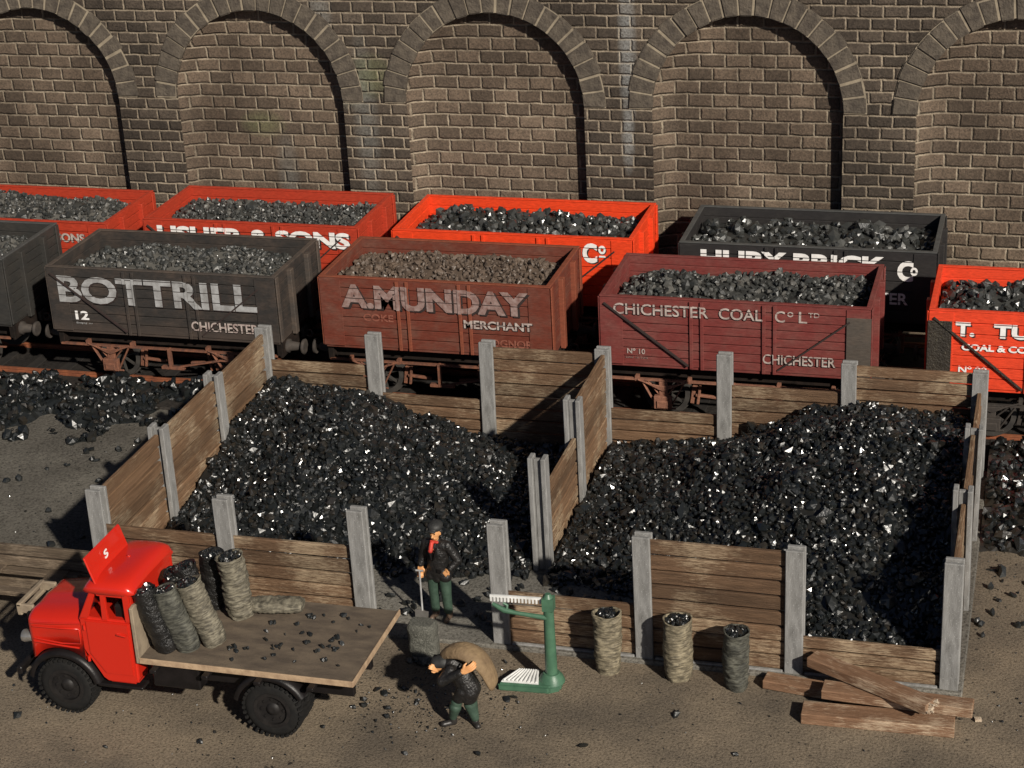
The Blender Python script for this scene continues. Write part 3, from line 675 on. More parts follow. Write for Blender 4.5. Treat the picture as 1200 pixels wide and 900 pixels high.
L2 = idw([(.1, 30.7, .28), (1, 30.7, .38), (1.9, 30.7, .5), (2.7, 30.7, .88), (3.6, 30.7, 1.3), (4.7, 30.7, 1.42), (5.8, 30.7, 1.28),
          (.0, 29.3, .3), (.0, 28.2, .25), (.0, 27.2, .2), (.0, 26.6, .18), (.8, 28.8, .5), (1.5, 27.6, .7), (2.5, 29, 1.1), (3.5, 29.5, 1.5), (4.6, 29.3, 1.75), (5.5, 29.2, 1.6),
          (2.6, 27.4, 1.0), (3.6, 27.6, 1.45), (4.8, 27.6, 1.6), (5.8, 27.6, 1.35), (1.0, 26.2, .22), (1.6, 26.4, .4), (2.3, 25.9, .5), (3.2, 25.9, .85), (4.4, 25.9, 1.15), (5.7, 25.9, .95),
          (.3, 25.7, .1), (.3, 25.0, .03), (.9, 25.2, .03), (1.3, 25.0, .02), (.2, 24.4, .02), (1, 24.4, .02), (1.8, 24.5, .2), (2.6, 24.5, .35), (3.8, 24.5, .48), (4.8, 24.4, .5), (5.9, 24.4, .4)])
L2 = toe(L2, -.6, 1.9, 25.9, .5)
heap('coal_heap', GX[3]+.16, GX[6]-.14, GY[0]+.12, GY[3]-.1, L2, .098, 'coal', 'big heap of glinting black coal in the right bin, highest against the back fence', 'coal heap', 2.2, .07, jag=.34)
L3 = lambda x, y: .08+.10*max(0, min(1, y-30.2))+.20*noise.noise((x*.9, y*.9, 3.3))+.25*noise.noise((x*2.3, y*2.3, 9.3))-max(0, 30.2-y+.55*(x+11)*.5)*.22-max(0, y-32.3)*.5
heap('coal_spill', -15.5, -7.25, 28.3, 32.35, L3, .135, 'coal', 'thin spill of coal along the rusty rail left of the coal bins', 'coal spill', 1.5, .05, jag=.34)
L4 = lambda x, y: .16+.25*noise.noise((x*1.1, y*1.1, 5.3))+.1*noise.noise((x*3.3, y*3.3, 9.3))-max(0, 28.6-y)*.16+.05*(y-29)-max(0, x-8.5)*.2
heap('coal_spill', 6.5, 9.3, 27.0, 32.0, L4, .14, 'coal', 'coal spill outside the right side fence under the T. TURNER wagon', 'coal spill', 1.9, .06, jag=.34)
# loose lumps, one object each
def loose(pts, size, label, group, z=0., m='coal'):
    srcs = []
    for k in range(5):
        me = lumps_mesh('coal_lump', [(0, 0, 0), (size*.5*rnd.uniform(-1, 1), size*.4, 0)] if k % 2 else [(0, 0, 0)], size, .6, None, .35, .15); me.materials.append(MAT[m]); srcs.append(me)
    for i, (x, y) in enumerate(pts):
        o = link('coal_lump', srcs[i % 5]); o.location = (x, y, z+size*.22); s_ = rnd.uniform(.6, 1.25); o.scale = (s_, s_, s_); o.rotation_euler = (rnd.uniform(-.4, .4), rnd.uniform(-.4, .4), rnd.uniform(0, 6.28)); tag(o, label, 'coal lump', group)
loose([(-10.6, 28.4), (-10.3, 28.6), (-9.7, 26.8), (-9.2, 27.3), (-10.9, 27.9), (-11.1, 27.8), (-9.9, 28.9), (-9.0, 28.8), (-8.6, 29.2), (-8.8, 29.5), (-9.35, 28.1), (-8.9, 28.3), (-8.3, 29.0), (-8.0, 29.6), (-9.6, 29.4), (-8.6, 26.0), (-8.1, 27.0), (-9.0, 25.6), (-10.2, 29.2), (-9.4, 29.8), (-8.2, 28.2), (-7.7, 28.6)], .17, 'loose black coal lump on the grey floor left of the coal bins', 'coal lumps left of the bins')
loose([(-1.85, 22.4), (-1.7, 22.3), (-1.95, 22.1), (-1.5, 22.5), (-1.6, 21.6), (-6.88, 20.67), (-2.03, 21.87), (-1.9, 21.95), (-1.48, 21.75), (-1.55, 21.95), (.2, 22.59), (.12, 22.5), (.09, 21.1), (-3.9, 20.6), (-1.0, 23.2), (-.2, 23.5), (-.9, 20.9), (-2.3, 21.3), (2.6, 22.6), (-5.2, 20.2), (1.5, 21.6), (3.6, 21.8)], .11, 'loose black coal lump on the brown dirt in front of the bins', 'coal lumps on the front dirt')
loose([(6.75, 27.1), (6.9, 26.7), (6.8, 26.3), (6.6, 26.0), (7.1, 26.9), (6.7, 25.6), (7.2, 26.0), (6.9, 27.6), (7.3, 27.3)], .14, 'loose black coal lump on the dirt right of the right side fence', 'coal lumps right of the bins')
pts = []
for _ in range(95):
    pts.append((rnd.uniform(-2.6, -.5), rnd.uniform(24.3, 26.0)) if rnd.random() < .5 else (rnd.uniform(-.1, 1.6), rnd.uniform(24.3, 25.8)))
pts = [p for p in pts if not (-1.95 < p[0] < -1.1 and 24.2 < p[1] < 24.8)]
loose(pts, .13, 'loose black coal lump on the grey bin floor near the standing man', 'coal lumps on the bin floor', .06)
# fine coal crumbs over the front ground (countless)
cr = []
for _ in range(700):
    x, y = rnd.uniform(-8, 8), rnd.uniform(19.5, 23.9)
    if noise.noise((x*.7, y*.7, 2)) > -.12: cr.append((x, y, .004))
for _ in range(450): cr.append((rnd.gauss(-1.2, .8), rnd.gauss(22.3, .55), .004))
for _ in range(300): cr.append((rnd.uniform(-12, -7.4), rnd.uniform(24.5, 31), .014))
for _ in range(250): cr.append((rnd.uniform(6.5, 9), rnd.uniform(23, 29), .004))
me = lumps_mesh('coal_crumbs', cr, .026, .6, None, .3, .4); me.materials.append(MAT['coal']); tag(link('coal_crumbs', me), 'fine black coal crumbs scattered over the dirt', 'crumbs', kind='stuff')

# ------------------------------------------------------------------ loose timber on the right
def plank(p, q, w, t, label, ends=False):
    p, q = Vector(p), Vector(q); d = (q-p); L = d.length; c = (p+q)/2
    m = MB(); m.box(-L/2, L/2, -w/2, w/2, -t/2, t/2)
    o = m.build('loose_plank', 'plank', None, bevel=.012); o.location = c
    o.rotation_euler = d.to_track_quat('X', 'Z').to_euler(); tag(o, label, 'plank', 'loose planks by the right bin')
    if ends:
        e = MB()
        for k in range(26):
            y = rnd.uniform(-w/2+.02, w/2-.02); z = rnd.uniform(-t/2+.01, t/2-.01)
            e.bar((L/2-.02, y, z), (L/2+rnd.uniform(.02, .07), y+rnd.uniform(-.02, .02), z+rnd.uniform(-.02, .02)), .03, .02)
        e.build('splintered_end', 'splinter', o)
    return o
plank((4.34, 22.92, .085), (6.45, 22.98, .085), .36, .17, 'brown loose plank lying lowest and nearest in the pile by the right bin')
plank((4.58, 23.30, .255), (6.68, 23.22, .25), .30, .15, 'brown loose plank in the middle of the pile, its end sticking out furthest right')
plank((3.70, 23.66, .08), (5.6, 23.42, .08), .28, .14, 'brown loose plank reaching furthest left, beside the grey post')
plank((4.36, 23.80, .44), (6.12, 22.90, .415), .27, .16, 'topmost loose plank lying diagonally with pale scrapes and a splintered end', True)
w = MB()
for i in range(0): w.bar((6.2+rnd.uniform(-.1, .55), 22.9+rnd.uniform(-.1, .7), .02), (6.2+rnd.uniform(-.1, .6), 22.95+rnd.uniform(-.1, .7), .025), .02, .02) if i < 2 else None
w.obox((6.75, 23.3, .03), (.045, .01, 0), (-.01, .035, 0), (0, 0, .02)); tag(w.build('wood_chips', 'splinter'), 'pale wood chips on the dirt by the end of the plank pile', 'wood chips')

# pallet at far left
pl = thing('timber_pallet', 'weathered timber pallet leaning low behind the lorry bonnet at the left edge', 'pallet', (-9.0, 23.55, 0))
for nm, bx in (('rail', (-1.6, 1.45, -.30, -.12, .42, .50)), ('rail', (-1.6, 1.5, .30, .45, .45, .53))):
    q = MB(); q.box(*bx); q.build('side_rail', 'wood_dark', pl, bevel=.012)
for xx in (-1.2, .0, 1.15):
    q = MB(); q.box(xx-.16, xx+.16, -.29, .44, .505, .555); q.build('cross_board', 'wood_dark', pl, bevel=.012)
for xx in (-1.5, 1.3):
    q = MB(); q.box(xx-.08, xx+.08, -.25, .42, 0, .42); q.build('block', 'wood_dark', pl, bevel=.012)

# ------------------------------------------------------------------ coal sacks
def sack_mat(name, a, b_):
    m, b = base_mat(name, .75, 0, .35); n, l = nt(m)
    f = noi(m, coords(m), 9, 6); r = ramp(n, [(.35, a), (.65, b_)]); l.new(f, r.inputs[0])
    f2 = noi(m, coords(m, (6, 6, 30)), 1.6, 4, .6); r2 = ramp(n, [(.4, (.45,.45,.45)), (.6, (1.2,1.2,1.2))]); l.new(f2, r2.inputs[0])
    mu = n.new('ShaderNodeMix'); mu.data_type = 'RGBA'; mu.blend_type = 'MULTIPLY'; mu.inputs[0].default_value = 1
    l.new(r.outputs[0], mu.inputs[6]); l.new(r2.outputs[0], mu.inputs[7]); l.new(mu.outputs[2], b.inputs['Base Color'])
    bump(m, b, noi(m, coords(m), 60, 3), .5, .01); return m
MAT['sack_tan'] = sack_mat('tan_sackcloth', (.235, .20, .135), (.13, .11, .075))
MAT['sack_olive'] = sack_mat('olive_grey_sackcloth', (.19, .17, .125), (.10, .088, .065))
MAT['sack_grey'] = sack_mat('grey_green_sackcloth', (.10, .098, .078), (.045, .045, .037))
MAT['sack_black'] = mat('black_sackcloth', (.008, .008, .008), (.018, .017, .016), .3, 8, bstr=1, bdist=.03, bscale=20, spec=.35)
def sack(loc, h, r, m, label, rz=0., tilt=(0, 0), rope=1.0, group='filled coal sacks'):
    t = thing('coal_sack', label, 'coal sack', loc, 0, group)
    t.rotation_euler = (tilt[0], tilt[1], rz)
    seed = rnd.uniform(0, 99); b = MB(); n = 40; nzr = 60; rings = []
    for j in range(nzr+1):
        v = j/nzr; z = h*v
        R1 = r*(1-.12*math.exp(-v*14)+.03*math.sin(v*3))*(1 if v < .93 else 1+.04*((v-.93)/.07))
        ring = []
        for k in range(n):
            a = 2*math.pi*k/n
            w_ = rope*(.020*noise.noise((math.cos(a)*1.6+seed, math.sin(a)*1.6, z*15+.8*math.sin(a*2+seed)))+.013*noise.noise((math.cos(a)*4+seed, math.sin(a)*4, z*34)))+.03*noise.noise((math.cos(a)*.8+seed, math.sin(a)*.8, z*2.2))
            edge = .014*math.cos(2*a+seed)*(v**8)
            R2 = R1+w_+edge*.4
            ring.append((R2*math.cos(a)*1.06, R2*math.sin(a)*.94, z+edge+0))
        rings.append(ring)
    inner = [(x*.88, y*.88, z-.012) for x, y, z in rings[-1]]; inner2 = [(x*.84, y*.84, z-.09) for x, y, z in rings[-1]]
    b.loft(rings+[inner, inner2], True, True); b.build('sack_cloth', m, t, fix=False)
    pts = [(rr*math.cos(a), rr*math.sin(a), h-.035+.035*(1-rr/r)) for rr, a in ((r*.8*math.sqrt(rnd.random()), rnd.uniform(0, 6.28)) for _ in range(70))]
    me = lumps_mesh('coal_fill', pts, .06, .7, None, .3, .25); me.materials.append(MAT['coal']); link('coal_fill', me, t)
    return t
sack((1.38, 23.60, 0), 1.0, .185, 'sack_tan', 'tan coal sack standing open nearest the weighing scale', .3)
sack((2.43, 23.62, 0), 1.0, .205, 'sack_tan', 'tan coal sack standing in the middle of three before the tall fence panel', 1.0)
sack((3.30, 23.53, 0), .95, .185, 'sack_grey', 'dark grey-green coal sack standing furthest right, against the grey post', 2.0)
BZ = 1.1
sack((-4.56, 21.22, BZ), 1.02, .175, 'sack_black', 'black coal sack leaning on the lorry headboard, nearest the cab door', .0, (.06, -.24), .6, 'coal sacks on the lorry bed')
sack((-4.24, 21.30, BZ), 1.02, .17, 'sack_grey', 'dark grey coal sack second from the cab on the near side of the lorry bed', .0, (.05, -.28), .6, 'coal sacks on the lorry bed')
sack((-3.93, 21.52, BZ), 1.05, .18, 'sack_olive', 'tan-grey coal sack third from the cab, leaning on its neighbour', .0, (.04, -.32), .8, 'coal sacks on the lorry bed')
sack((-4.66, 21.85, BZ), .95, .17, 'sack_black', 'black coal sack behind the first one, against the lorry headboard', 2.3, (0, -.12), .6, 'coal sacks on the lorry bed')
sack((-4.22, 21.84, BZ), 1.08, .17, 'sack_black', 'blackish coal sack in the middle of the lorry load, showing only its open top', .0, (0, -.24), 1, 'coal sacks on the lorry bed')
sack((-4.42, 22.50, BZ), .92, .17, 'sack_black', 'black coal sack at the far side of the lorry bed beside the tall tan sack', 3.0, (0, -.1), .6, 'coal sacks on the lorry bed')
sack((-3.86, 22.32, BZ), 1.05, .185, 'sack_olive', 'tall tan-grey coal sack standing upright at the right of the lorry load', .8, (0, -.09), 1.2, 'coal sacks on the lorry bed')
# sack lying on the bed
lt = thing('coal_sack', 'flat grey-tan coal sack lying on its side alone on the lorry bed', 'coal sack', (-3.80, 22.50, BZ), .16, 'coal sacks on the lorry bed')
b = MB(); rings = []; n = 28
for j in range(41):
    v = j/40; x = v*.80; ring = []
    for k in range(n):
        a = 2*math.pi*k/n; w_ = .016*noise.noise((x*22, math.cos(a), math.sin(a)*1.2))
        ry, rz_ = .19+w_, .085+w_
        s1 = 1-.25*math.exp(-v*9)-.25*math.exp(-(1-v)*12)
        ring.append((x, ry*math.copysign(abs(math.cos(a))**.7, math.cos(a))*s1, .10+rz_*math.copysign(abs(math.sin(a))**.7, math.sin(a))*s1))
    rings.append(ring)
b.loft(rings); b.build('sack_cloth', 'sack_olive', lt, fix=False)
me = lumps_mesh('coal_fill', [(-.02+rnd.uniform(-.04, .02), rnd.uniform(-.13, .13), .09+rnd.uniform(-.05, .05)) for _ in range(18)], .07); me.materials.append(MAT['coal']); link('coal_fill', me, lt)

# ------------------------------------------------------------------ lorry
MAT['l_red'] = base_mat('glossy_lorry_red', .22, 0, .5, .6)[0]; MAT['l_red'].node_tree.nodes['Principled BSDF'].inputs['Base Color'].default_value = (.50, .018, .008, 1)
bump(MAT['l_red'], MAT['l_red'].node_tree.nodes['Principled BSDF'], noi(MAT['l_red'], coords(MAT['l_red']), 9, 3), .12, .02)
MAT['l_red2'] = MAT['l_red']
MAT['l_black'] = mat('black_mudguard', (.012, .010, .010), (.007, .006, .006), .38, 5, bstr=.3, spec=.25)
MAT['tyre'] = mat('tyre_rubber', (.010, .010, .010), (.016, .015, .014), .75, 8, bstr=.4, spec=.15)
MAT['hub'] = mat('black_wheel_disc', (.018, .016, .015), (.010, .009, .009), .55, 8, bstr=.2, spec=.25)
MAT['l_glass'] = base_mat('dark_cab_window', .12, 0, .6)[0]; MAT['l_glass'].node_tree.nodes['Principled BSDF'].inputs['Base Color'].default_value = (.012, .013, .016, 1)
MAT['l_bed'] = mat('brown_lorry_bed', (.135, .103, .072), (.075, .057, .042), .8, 2.5, (1, 2.5, 1), .5, .01, 20, speck=(55, .66, (.035, .03, .025)))
MAT['l_edge'] = mat('worn_bed_edge', (.42, .30, .19), (.28, .19, .12), .7, 8, (1, 1, 1), .3)
MAT['l_board'] = mat('beige_headboard', (.27, .215, .15), (.18, .14, .10), .8, 5, bstr=.4)
MAT['chrome'] = mat('dull_metal', (.5, .48, .45), (.35, .33, .3), .35, 6, metallic=.8, bstr=.1)
lo = Vector((-4.2, 21.7, 0)); lorry = thing('flatbed_lorry', 'old red flatbed coal lorry with black mudguards and a brown bed, facing left', 'lorry', lo)
yc = -.04            # local centre line of cab (world y = 21.66)
def X(x): return x+4.2
HW = .69
def sect(x, hw, zb, zs, zt, rr=.12):
    P = [(-hw, zb), (-hw, zs-.02), (-hw+.015, zs+.03), (-hw+.06, zs+.07), (-hw*.72, zs+(zt-zs)*.62+.04), (-hw*.4, zt-.015), (-hw*.15, zt), (0, zt+.008)]
    P = P+[(-a, z) for a, z in P[-2::-1]]
    return [(X(x), yc+a, z) for a, z in P]
# bonnet with wing sides: bottom edge follows wheel arch
def zarch(x):
    d = x+6.15; r = .60
    return .47+math.sqrt(max(0, r*r-d*d)) if abs(d) < r else .47
b = MB(); rings = []
xs = [-6.70, -6.675, -6.62]+[-6.56+.05*i for i in range(17)]
for x in xs:
    t = (x+6.70)/.98; hw = HW-.10*max(0, 1-t)**2-(.05 if x < -6.69 else 0); zt = 1.56+.13*min(1, t)-(.06 if x < -6.69 else .02 if x < -6.67 else 0); zs = 1.42+.10*min(1, t)-(.04 if x < -6.69 else 0)
    rings.append(sect(x, hw, max(.80, zarch(x)), zs, zt))
b.loft(rings); b.build('bonnet', 'l_red', lorry)
# panel mouldings on the wing side
q = MB(); yl = yc-HW-.006
q.tube([(X(-6.60), yc-.62, 1.36), (X(-6.1), yl, 1.42), (X(-5.80), yl, 1.44), (X(-5.80), yl, 1.20), (X(-6.1), yl, 1.17), (X(-6.60), yc-.62, 1.16)], .014, 8)
q.tube([(X(-6.62), yc-.61, 1.10), (X(-6.1), yl, 1.13), (X(-5.84), yl, 1.12)], .016, 8); q.tube([(X(-6.64), yc-.60, 1.40), (X(-6.3), yc-.675, 1.47), (X(-5.76), yl, 1.53)], .013, 8)
q.build('wing_moulding', 'l_red', lorry)
# cab lower body
b = MB(); poly = [(-5.78, 1.66), (-5.78, 1.12), (-5.70, .98), (-5.52, .66), (-5.44, .60), (-4.98, .60), (-4.94, .66), (-4.92, 1.66)]
b.prism(poly, lambda u, v, d: Vector((X(u), yc+d, v)), -HW-.02, HW+.02); b.build('cab_body', 'l_red', lorry, bevel=.035, seg=3)
# door with window frame: real openings
def frame_piece(poly, y0, y1): 
    m_ = MB(); m_.prism(poly, lambda u, v, d: Vector((X(u), d, v)), y0, y1); return m_
for s_ in (-1, 1):
    ya, yb = (yc-HW-.018, yc-HW+.04) if s_ < 0 else (yc+HW-.04, yc+HW+.018)
    m_ = MB()
    for poly in ([(-5.76, 1.64), (-5.62, 1.64), (-5.44, 2.10), (-5.53, 2.10)], [(-5.40, 1.64), (-5.30, 1.64), (-5.30, 2.10), (-5.38, 2.10)], [(-5.03, 1.64), (-4.92, 1.64), (-4.92, 2.10), (-5.03, 2.10)], [(-5.44, 2.03), (-5.02, 2.03), (-5.02, 2.12), (-5.44, 2.12)]):
        m_.prism(poly, lambda u, v, d: Vector((X(u), d, v)), ya+rnd.uniform(0, .002), yb)
    m_.build('door_frame', 'l_red', lorry, bevel=.012, seg=2)
    d = MB(); yd = ya-.012 if s_ < 0 else yb+.012
    y0, y1 = (yd, ya+.03) if s_ < 0 else (yb-.03, yd)
    d.prism([(-5.66, 1.62), (-5.66, 1.08), (-5.44, .76), (-5.00, .76), (-4.98, 1.62)], lambda u, v, dd: Vector((X(u), dd, v)), y0-(.012 if s_ < 0 else 0), y1+(.012 if s_ > 0 else 0))
    dr = d.build('door', 'l_red', lorry, bevel=.012, seg=2)
    h = MB(); yh = yd-.03 if s_ < 0 else yd+.03; h.tube([(X(-5.17), yd, 1.45), (X(-5.17), yh, 1.45), (X(-5.03), yh, 1.43)], .016, 8); h.build('handle', 'l_red', dr)
    hg = MB()
    for zz in (1.50, .98): hg.cyl((X(-5.69), yd, zz-.04), (X(-5.69), yd, zz+.04), .024, 8)
    hg.build('hinge', 'l_red', dr)
b = MB(); b.box(X(-4.97), X(-4.925), yc-HW+.04, yc+HW-.04, 1.64, 2.12); b.build('cab_back', 'l_red', lorry, bevel=.01)
b = MB()
for y0, y1 in ((-HW+.02, -HW+.09), (-.03, .03), (HW-.09, HW-.02)):
    b.obox((X(-5.60), yc+(y0+y1)/2, 1.88), (.02, 0, 0), (0, (y1-y0)/2, 0), (.12, 0, .25))
build_each(b, 'screen_pillar', 'l_red', lorry, bevel=.008)
b = MB(); b.obox((X(-5.585), yc, 1.86), (.006, 0, 0), (0, HW-.05, 0), (.10, 0, .22)); b.build('windscreen', 'l_glass', lorry)
# seat and dark interior
b = MB(); b.box(X(-5.25), X(-4.99), yc-.6, yc+.6, 1.2, 1.85); b.build('seat', 'l_black', lorry, bevel=.03)
# roof: domed loft
b = MB(); rings = []
for i in range(15):
    u = i/14; x = -5.66+.80*u; e = (1-abs(2*u-1)**3.2)**.5 if 0 < u < 1 else .0
    hw = (HW+.03)*(.90+.10*e); zt = 2.11+.17*e+.03*u; ring = []
    for k in range(24):
        a = math.pi*k/23; ca, sa = math.cos(a), math.sin(a)
        ring.append((X(x), yc-hw*math.copysign(abs(ca)**.6, ca), 2.07+(zt-2.07)*sa**.55*1.0))
    rings.append(ring+[(X(x), yc+hw*.9, 2.055), (X(x), yc-hw*.9, 2.055)])
b.loft(rings); b.build('cab_roof', 'l_red', lorry)
hb = MB(); hb.obox((X(-5.50), yc-.13, 2.40), (.018, .0, -.006), (.0, .545, 0), (-.06, 0, .20)); hbo = hb.build('roof_sign', 'l_red', lorry, bevel=.012)
o = put_text(hbo, 'S', 0, 0, 0, .14, .10, 'let_white', .03); o.location = (X(-5.475), yc-.22, 2.36); o.rotation_euler = (.0, -.28, math.pi/2)
q = MB(); q.cyl((X(-5.25), yc+.05, 2.27), (X(-5.25), yc+.05, 2.31), .03, 10); q.build('roof_knob', 'l_red', lorry)
# grille and bumper
b = MB(); b.box(X(-6.80), X(-6.70), yc-.42, yc+.42, .82, 1.46); b.build('radiator_grille', 'l_black', lorry, bevel=.02)
b = MB()
for (a0, a1, z0, z1) in ((-.38, .36, 1.50, 1.56), (-.38, .36, 1.36, 1.42)): b.box(X(-6.98), X(-6.90), yc+a0, yc+a1, z0, z1)
for a in (-.35, .33): b.box(X(-6.985), X(-6.70), yc+a-.03, yc+a+.03, 1.40, 1.55)
b.build('front_guard', 'l_board', lorry, bevel=.015)
b = MB(); b.box(X(-6.95), X(-6.86), yc-.70, yc+.70, .55, .67); b.build('front_bumper', 'l_black', lorry, bevel=.02)
for s_ in (-1, 1):
    q = MB(); q.tube([(X(-6.68), yc+s_*.52, 1.12), (X(-6.80), yc+s_*.52, 1.12), (X(-6.84), yc+s_*.52, 1.12)], [.07, .10, .09], 16); q.build('headlight', 'chrome', lorry)
# mudguards, wheels
def mudguard(cx, s_, r, w, a0, a1, z=.45):
    m_ = MB(); rings = []; y0 = yc+s_*(HW-.18)
    for i in range(19):
        a = math.radians(a0+(a1-a0)*i/18); ring = []
        for rr, yy in ((r, 0), (r+.03, .02), (r+.035, w*.5), (r+.02, w-.02), (r-.05, w), (r-.06, w-.015), (r-.005, w-.03), (r, w*.5)):
            ring.append((X(cx)+rr*math.cos(a), y0+s_*yy, z+rr*math.sin(a)))
        rings.append(ring)
    m_.loft(rings); m_.build('mudguard', 'l_black', lorry)
def wheel(cx, y, r=.44, w=.22, tread=True):
    m_ = MB(); prof = [(-w/2, r*.62), (-w/2-.01, r*.8), (-w/2+.02, r*.95), (-w/2+.05, r), (w/2-.05, r), (w/2-.02, r*.95), (w/2+.01, r*.8), (w/2, r*.62)]
    n = 36; rings = [[(X(cx)+rr*math.cos(2*math.pi*k/n), y+yy, r+rr*math.sin(2*math.pi*k/n)) for k in range(n)] for yy, rr in prof]
    m_.loft(rings, True, False)
    nt_ = 34
    for k in range(nt_):
        a = 2*math.pi*k/nt_; d_ = Vector((math.cos(a), 0, math.sin(a))); tn = Vector((-math.sin(a), 0, math.cos(a)))
        for yy in (-w/2+.03, w/2-.03): m_.obox(Vector((X(cx), y+yy, r))+d_*(r-.006), tn*.020, Vector((0, .045, 0)), d_*.020)
        m_.obox(Vector((X(cx), y, r))+Vector((math.cos(a+.09), 0, math.sin(a+.09)))*(r+.003), tn*.018, Vector((0, .03, 0)), d_*.016)
    wo = m_.build('wheel', 'tyre', lorry)
    hb_ = MB(); s_ = -1 if y < yc else 1
    hb_.ring((X(cx), y+s_*w*.38, r), (0, 1, 0), r*.64, r*.52, .07, 30); hb_.tube([(X(cx), y+s_*(w*.30), r), (X(cx), y+s_*(w*.25), r)], [r*.54, r*.54], 30)
    hb_.tube([(X(cx), y+s_*w*.2, r), (X(cx), y+s_*w*.42, r), (X(cx), y+s_*w*.47, r)], [r*.26, r*.2, r*.10], 18)
    for k in range(8):
        a = k*math.pi/4; p = (X(cx)+r*.38*math.cos(a), y+s_*w*.24, r+r*.38*math.sin(a)); hb_.cyl(p, (p[0], p[1]+s_*.035, p[2]), .022, 8)
    hb_.build('rim', 'hub', wo)
for s_ in (-1, 1):
    wheel(-6.15, yc+s_*.60); wheel(-2.90, yc+s_*.60)
    mudguard(-6.15, s_, .56, .24, 12, 168); mudguard(-2.90, s_, .56, .26, 28, 165)
wheel(-2.90, yc-.33); wheel(-2.90, yc+.33)
b = MB()
for s_ in (-1, 1): b.box(X(-6.75), X(-1.75), yc+s_*.36-.05, yc+s_*.36+.05, .62, .80)
for xx in (-6.4, -4.6, -3.6, -2.2): b.box(X(xx-.05), X(xx+.05), yc-.31, yc+.31, .64, .78)
b.cyl((X(-6.15), yc-.55, .45), (X(-6.15), yc+.55, .45), .06); b.cyl((X(-2.9), yc-.55, .45), (X(-2.9), yc+.55, .45), .07)
for yy in (-.5, .5):
    b.box(X(-4.8), X(-1.65), yc+yy-.05, yc+yy+.05, .92, 1.015)
for xx in (-4.6, -3.8, -3.0, -2.2): b.box(X(xx-.05), X(xx+.05), yc-.9, yc+1.05, .955, 1.012)
for xx in (-4.6, -3.4, -2.2): b.box(X(xx-.04), X(xx+.04), yc-.42, yc+.42, .79, .93)
b.build('chassis', 'l_black', lorry, bevel=.01)
b = MB(); b.box(X(-4.72), X(-3.98), yc-.70, yc-.42, .62, .98); b.build('tool_box', 'l_black', lorry, bevel=.02)
b = MB(); b.box(X(-5.62), X(-4.90), yc-HW-.03, yc-HW+.2, .52, .57); b.build('running_board', 'l_black', lorry, bevel=.012)
b = MB(); b.box(X(-4.86), X(-1.62), -.78, 1.20, 1.02, 1.093); b.build('bed', 'l_bed', lorry, bevel=.008)
b = MB(); b.box(X(-4.86), X(-1.60), -.805, -.782, 1.015, 1.105); b.box(X(-1.618), X(-1.595), -.78, 1.22, 1.015, 1.105); b.build('bed_edge', 'l_edge', lorry, bevel=.004)
b = MB(); b.prism([(-.79, 1.0), (-.79, 1.90), (-.70, 1.92), (.70, 1.66), (.78, 1.60), (.78, 1.0)], lambda u, v, d: Vector((d, u, v)), X(-4.92), X(-4.862)); b.build('headboard', 'l_board', lorry, bevel=.01)
bedpts = []
for _ in range(34):
    x, y = rnd.uniform(-3.6, -1.8), rnd.uniform(21.1, 22.7)
    bedpts.append((x, y))
for cxy in ((-2.9, 22.5), (-3.0, 21.6), (-3.6, 21.4)): bedpts += [(cxy[0]+rnd.gauss(0, .1), cxy[1]+rnd.gauss(0, .05)) for _ in range(5)]
bedpts = [p for p in bedpts if p[1] < 22.75 and not (p[0] < -2.95 and p[1] > 22.25)]
loose(bedpts, .075, 'small black coal lump lying on the brown lorry bed', 'coal lumps on the lorry bed', 1.093)

# ------------------------------------------------------------------ weighing scale
MAT['sgreen'] = mat('green_enamel', (.065, .145, .088), (.045, .105, .065), .42, 5, bstr=.2)
MAT['swhite'] = mat('white_metal', (.72, .72, .70), (.55, .55, .53), .4, 6, bstr=.1)
sc = thing('weighing_scale', 'green cast platform weighing scale with a white ribbed plate and toothed beam', 'scale', (.30, 22.95, 0), .06)
b = MB(); pl_ = [(-.42, -.20), (.36, -.20), (.52, -.10), (.52, .16), (.40, .27), (-.22, .27)]
b.prism(pl_, lambda u, v, d: Vector((u, v, d)), 0, .13); b.build('base', 'sgreen', sc, bevel=.03, seg=2)
b = MB(); b.tube([(.36, .04, .1), (.36, .04, .18), (.36, .04, .24)], [.20, .17, .12], 20); b.build('column_foot', 'sgreen', sc)
b = MB(); b.tube([(.36, .04, .2), (.36, .04, 1.36)], [.092, .075], 20); b.box(.28, .45, -.04, .12, 1.30, 1.50); b.tube([(.36, .04, 1.49), (.36, .04, 1.56)], [.08, .04], 14); b.build('column', 'sgreen', sc, bevel=.0)
b = MB(); b.prism([(-.36, -.15), (.20, -.15), (.14, .20), (-.16, .20)], lambda u, v, d: Vector((u, v, d)), .131, .15)
for k in range(9):
    x = -.33+k*.062; xt = -.15+(x+.33)*.55; b.tube([(x, -.14, .158), (xt, .19, .158)], .02, 6)
b.build('platform', 'swhite', sc)
b = MB(); b.box(-.50, .26, .02, .05, 1.455, 1.49)
for k in range(15): b.box(-.495+k*.052, -.470+k*.052, .015, .055, 1.39, 1.456)
b.build('toothed_beam', 'swhite', sc)
b = MB(); b.tube([(.34, .0, 1.18), (-.1, -.02, 1.24), (-.28, -.02, 1.27), (-.46, 0, 1.36)], [.04, .03, .045, .028], 10); b.tube([(-.25, -.02, 1.27), (-.24, 0, 1.35), (-.3, 0, 1.38)], .022, 8); b.build('counter_arm', 'sgreen', sc)

